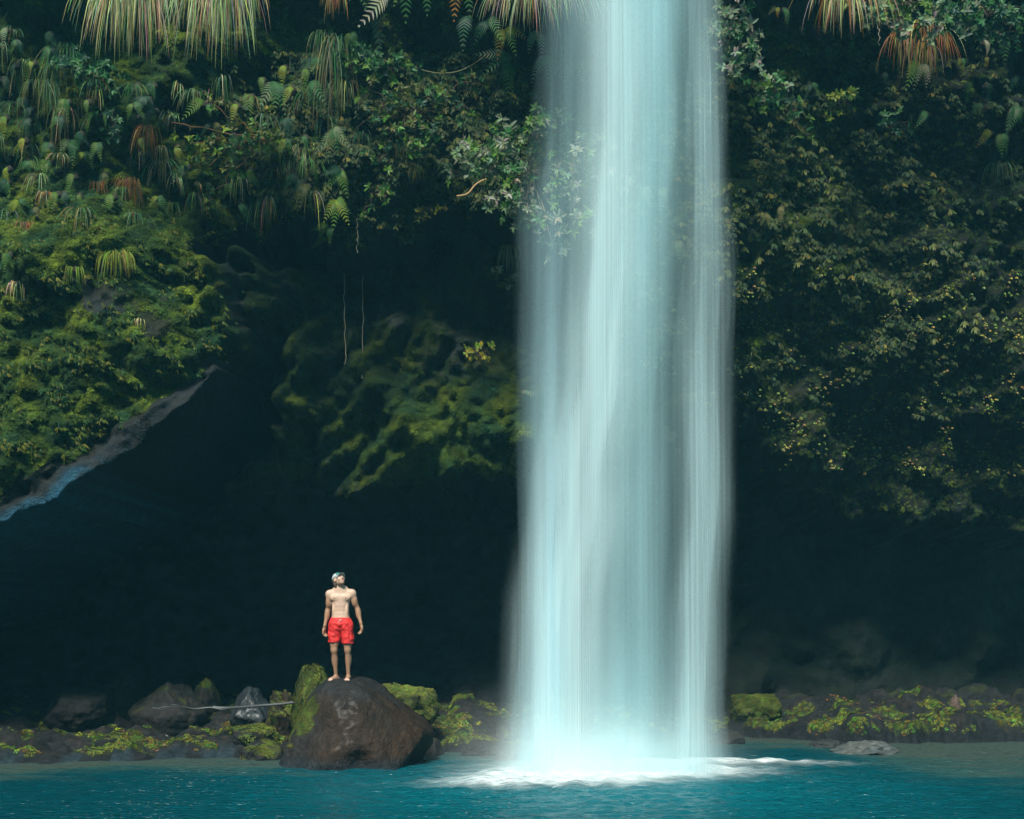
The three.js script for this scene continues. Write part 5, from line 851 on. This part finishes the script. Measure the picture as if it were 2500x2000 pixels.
  // cap: crown of panels and a curved brim
  const crown = (x, y, z) => smax(ell([0, 0.035, -0.02], [0.09, 0.1, 0.109])(x, y, z), 0.03 + 0.012 * smooth(0, 0.08, z) - 0.16 * Math.min(0, z + 0.02) * 0.6 - y, 0.006);
  const capColor = (x, y, z) => mix3([0.42, 0.48, 0.48], [0.025, 0.15, 0.14], smooth(0.01, 0.02, z) * smooth(0.065, 0.055, Math.abs(x)));
  const capT = part('cap', sdfMesh(crown, [-0.11, 0.0, -0.15], [0.11, 0.15, 0.11], 0.004, capColor).applyMatrix4(turn), new THREE.MeshStandardMaterial({ vertexColors: true, roughness: 0.85 }), man);
  const brim = sheet(24, 10, (i, j) => { const u = i / 24 * 2 - 1, v = j / 10, r = 0.085 + 0.07 * v * Math.sqrt(1 - 0.55 * u * u), a = u * 1.05; return [Math.sin(a) * 0.092 * (1 - 0.08 * v), 0.05 - 0.034 * u * u - 0.012 * v, -0.02 + Math.cos(a) * 0.1 + (r - 0.085) * 1.0, u, v, 0.46, 0.5, 0.5]; });
  const under = brim.clone(); under.translate(0, -0.005, 0); const q = under.index.array; for (let k = 0; k < q.length; k += 3) { const t = q[k]; q[k] = q[k + 1]; q[k + 1] = t; } under.computeVertexNormals();
  part('brim', mergeGeometries([brim, under]).applyMatrix4(turn), new THREE.MeshStandardMaterial({ vertexColors: true, roughness: 0.85, side: THREE.DoubleSide }), capT);
  part('button', new THREE.SphereGeometry(0.008, 10, 8).translate(0, 0.136, -0.02).applyMatrix4(turn), new THREE.MeshStandardMaterial({ color: new THREE.Color(0.4, 0.5, 0.5), roughness: 0.85 }), capT);
}
// ---------------------------------------------------------------- a fallen branch, fallen leaves and twigs on the ledge
{
  const b = thing('fallen_branch', 'wet dark branch lying across the ledge from the big boulder to the left', 'branch', place(580, 1727, 25.2)), at = (x, y, d) => place(x, y, d).sub(b.position);
  const wood = new THREE.MeshPhysicalMaterial({ color: new THREE.Color(0.05, 0.055, 0.06), roughness: 0.5, clearcoat: 0.2, clearcoatRoughness: 0.35 }), tubeOf = (pts, r, n = 30) => new THREE.TubeGeometry(new THREE.CatmullRomCurve3(pts), n, r, 7);
  part('limb', tubeOf([at(742, 1712, 24.9), at(690, 1719, 24.95), at(640, 1723, 25), at(590, 1727, 25.1), at(548, 1729, 25.2), at(520, 1727, 25.2)], 0.026), wood, b);
  part('bough', tubeOf([at(560, 1729, 25.2), at(545, 1733, 25.1), at(515, 1728, 25.1), at(480, 1731, 25.1), at(450, 1729, 25.2)], 0.017), wood, b);
  part('twig', tubeOf([at(470, 1731, 25.1), at(440, 1725, 25.2), at(400, 1727, 25.3), at(368, 1733, 25.2)], 0.008), wood, b);
  part('twig', tubeOf([at(450, 1729, 25.2), at(432, 1722, 25.1), at(418, 1720, 25.1)], 0.006), wood, b);
  part('twig', tubeOf([at(415, 1727, 25.3), at(395, 1732, 25.2), at(372, 1727, 25.2)], 0.005), wood, b);
  const s = new Soup(); s.leaf(V(0, 0, 0), V(1, 0, 0.1).normalize(), V(0, 0, 1), 0.05, 0.03, [1, 1, 1], 0.2, 0.2);
  const g = s.geo(), r = rngOf(41), spots = [];
  const drop = (px, py, d, col) => { const p = place(px, py, d); p.y = ledgeAt(p.x, d) + 0.012; spots.push([p, V(r() - 0.5, 1.6, r() - 0.2).normalize(), 0.6 + 0.9 * r(), col.map((c) => c * (0.7 + 0.6 * r()))]); };
  for (let k = 0; k < 170; k++) { const x = r() < 0.55 ? 1800 + 700 * r() : 60 + 1150 * r(), d = 24.6 + 4.5 * Math.pow(r(), 1.3); if (d < shoreAt((x - 1250) / FOCAL * d) + 0.15) continue; drop(x, 0, d, [[0.28, 0.12, 0.04], [0.36, 0.28, 0.2], [0.3, 0.18, 0.08], [0.45, 0.4, 0.34]][Math.floor(r() * 4)]); }
  for (let k = 0; k < 60; k++) { const a = r() * 2 - 1; drop(2105 + a * 45 + 10 * r(), 0, 28.9 + 0.7 * (r() - 0.5) + a * -0.3, [0.3, 0.11, 0.03]); }
  for (let k = 0; k < 24; k++) drop(2020 + 40 * r(), 0, 29.3 + 0.5 * r(), [0.36, 0.16, 0.06]);
  scatter('fallen_leaves', 'scattered brown, orange and bleached fallen leaves on the rock ledge', g, plantMat, spots).userData.category = 'fallen leaves';
}
renderer.render(scene, camera);
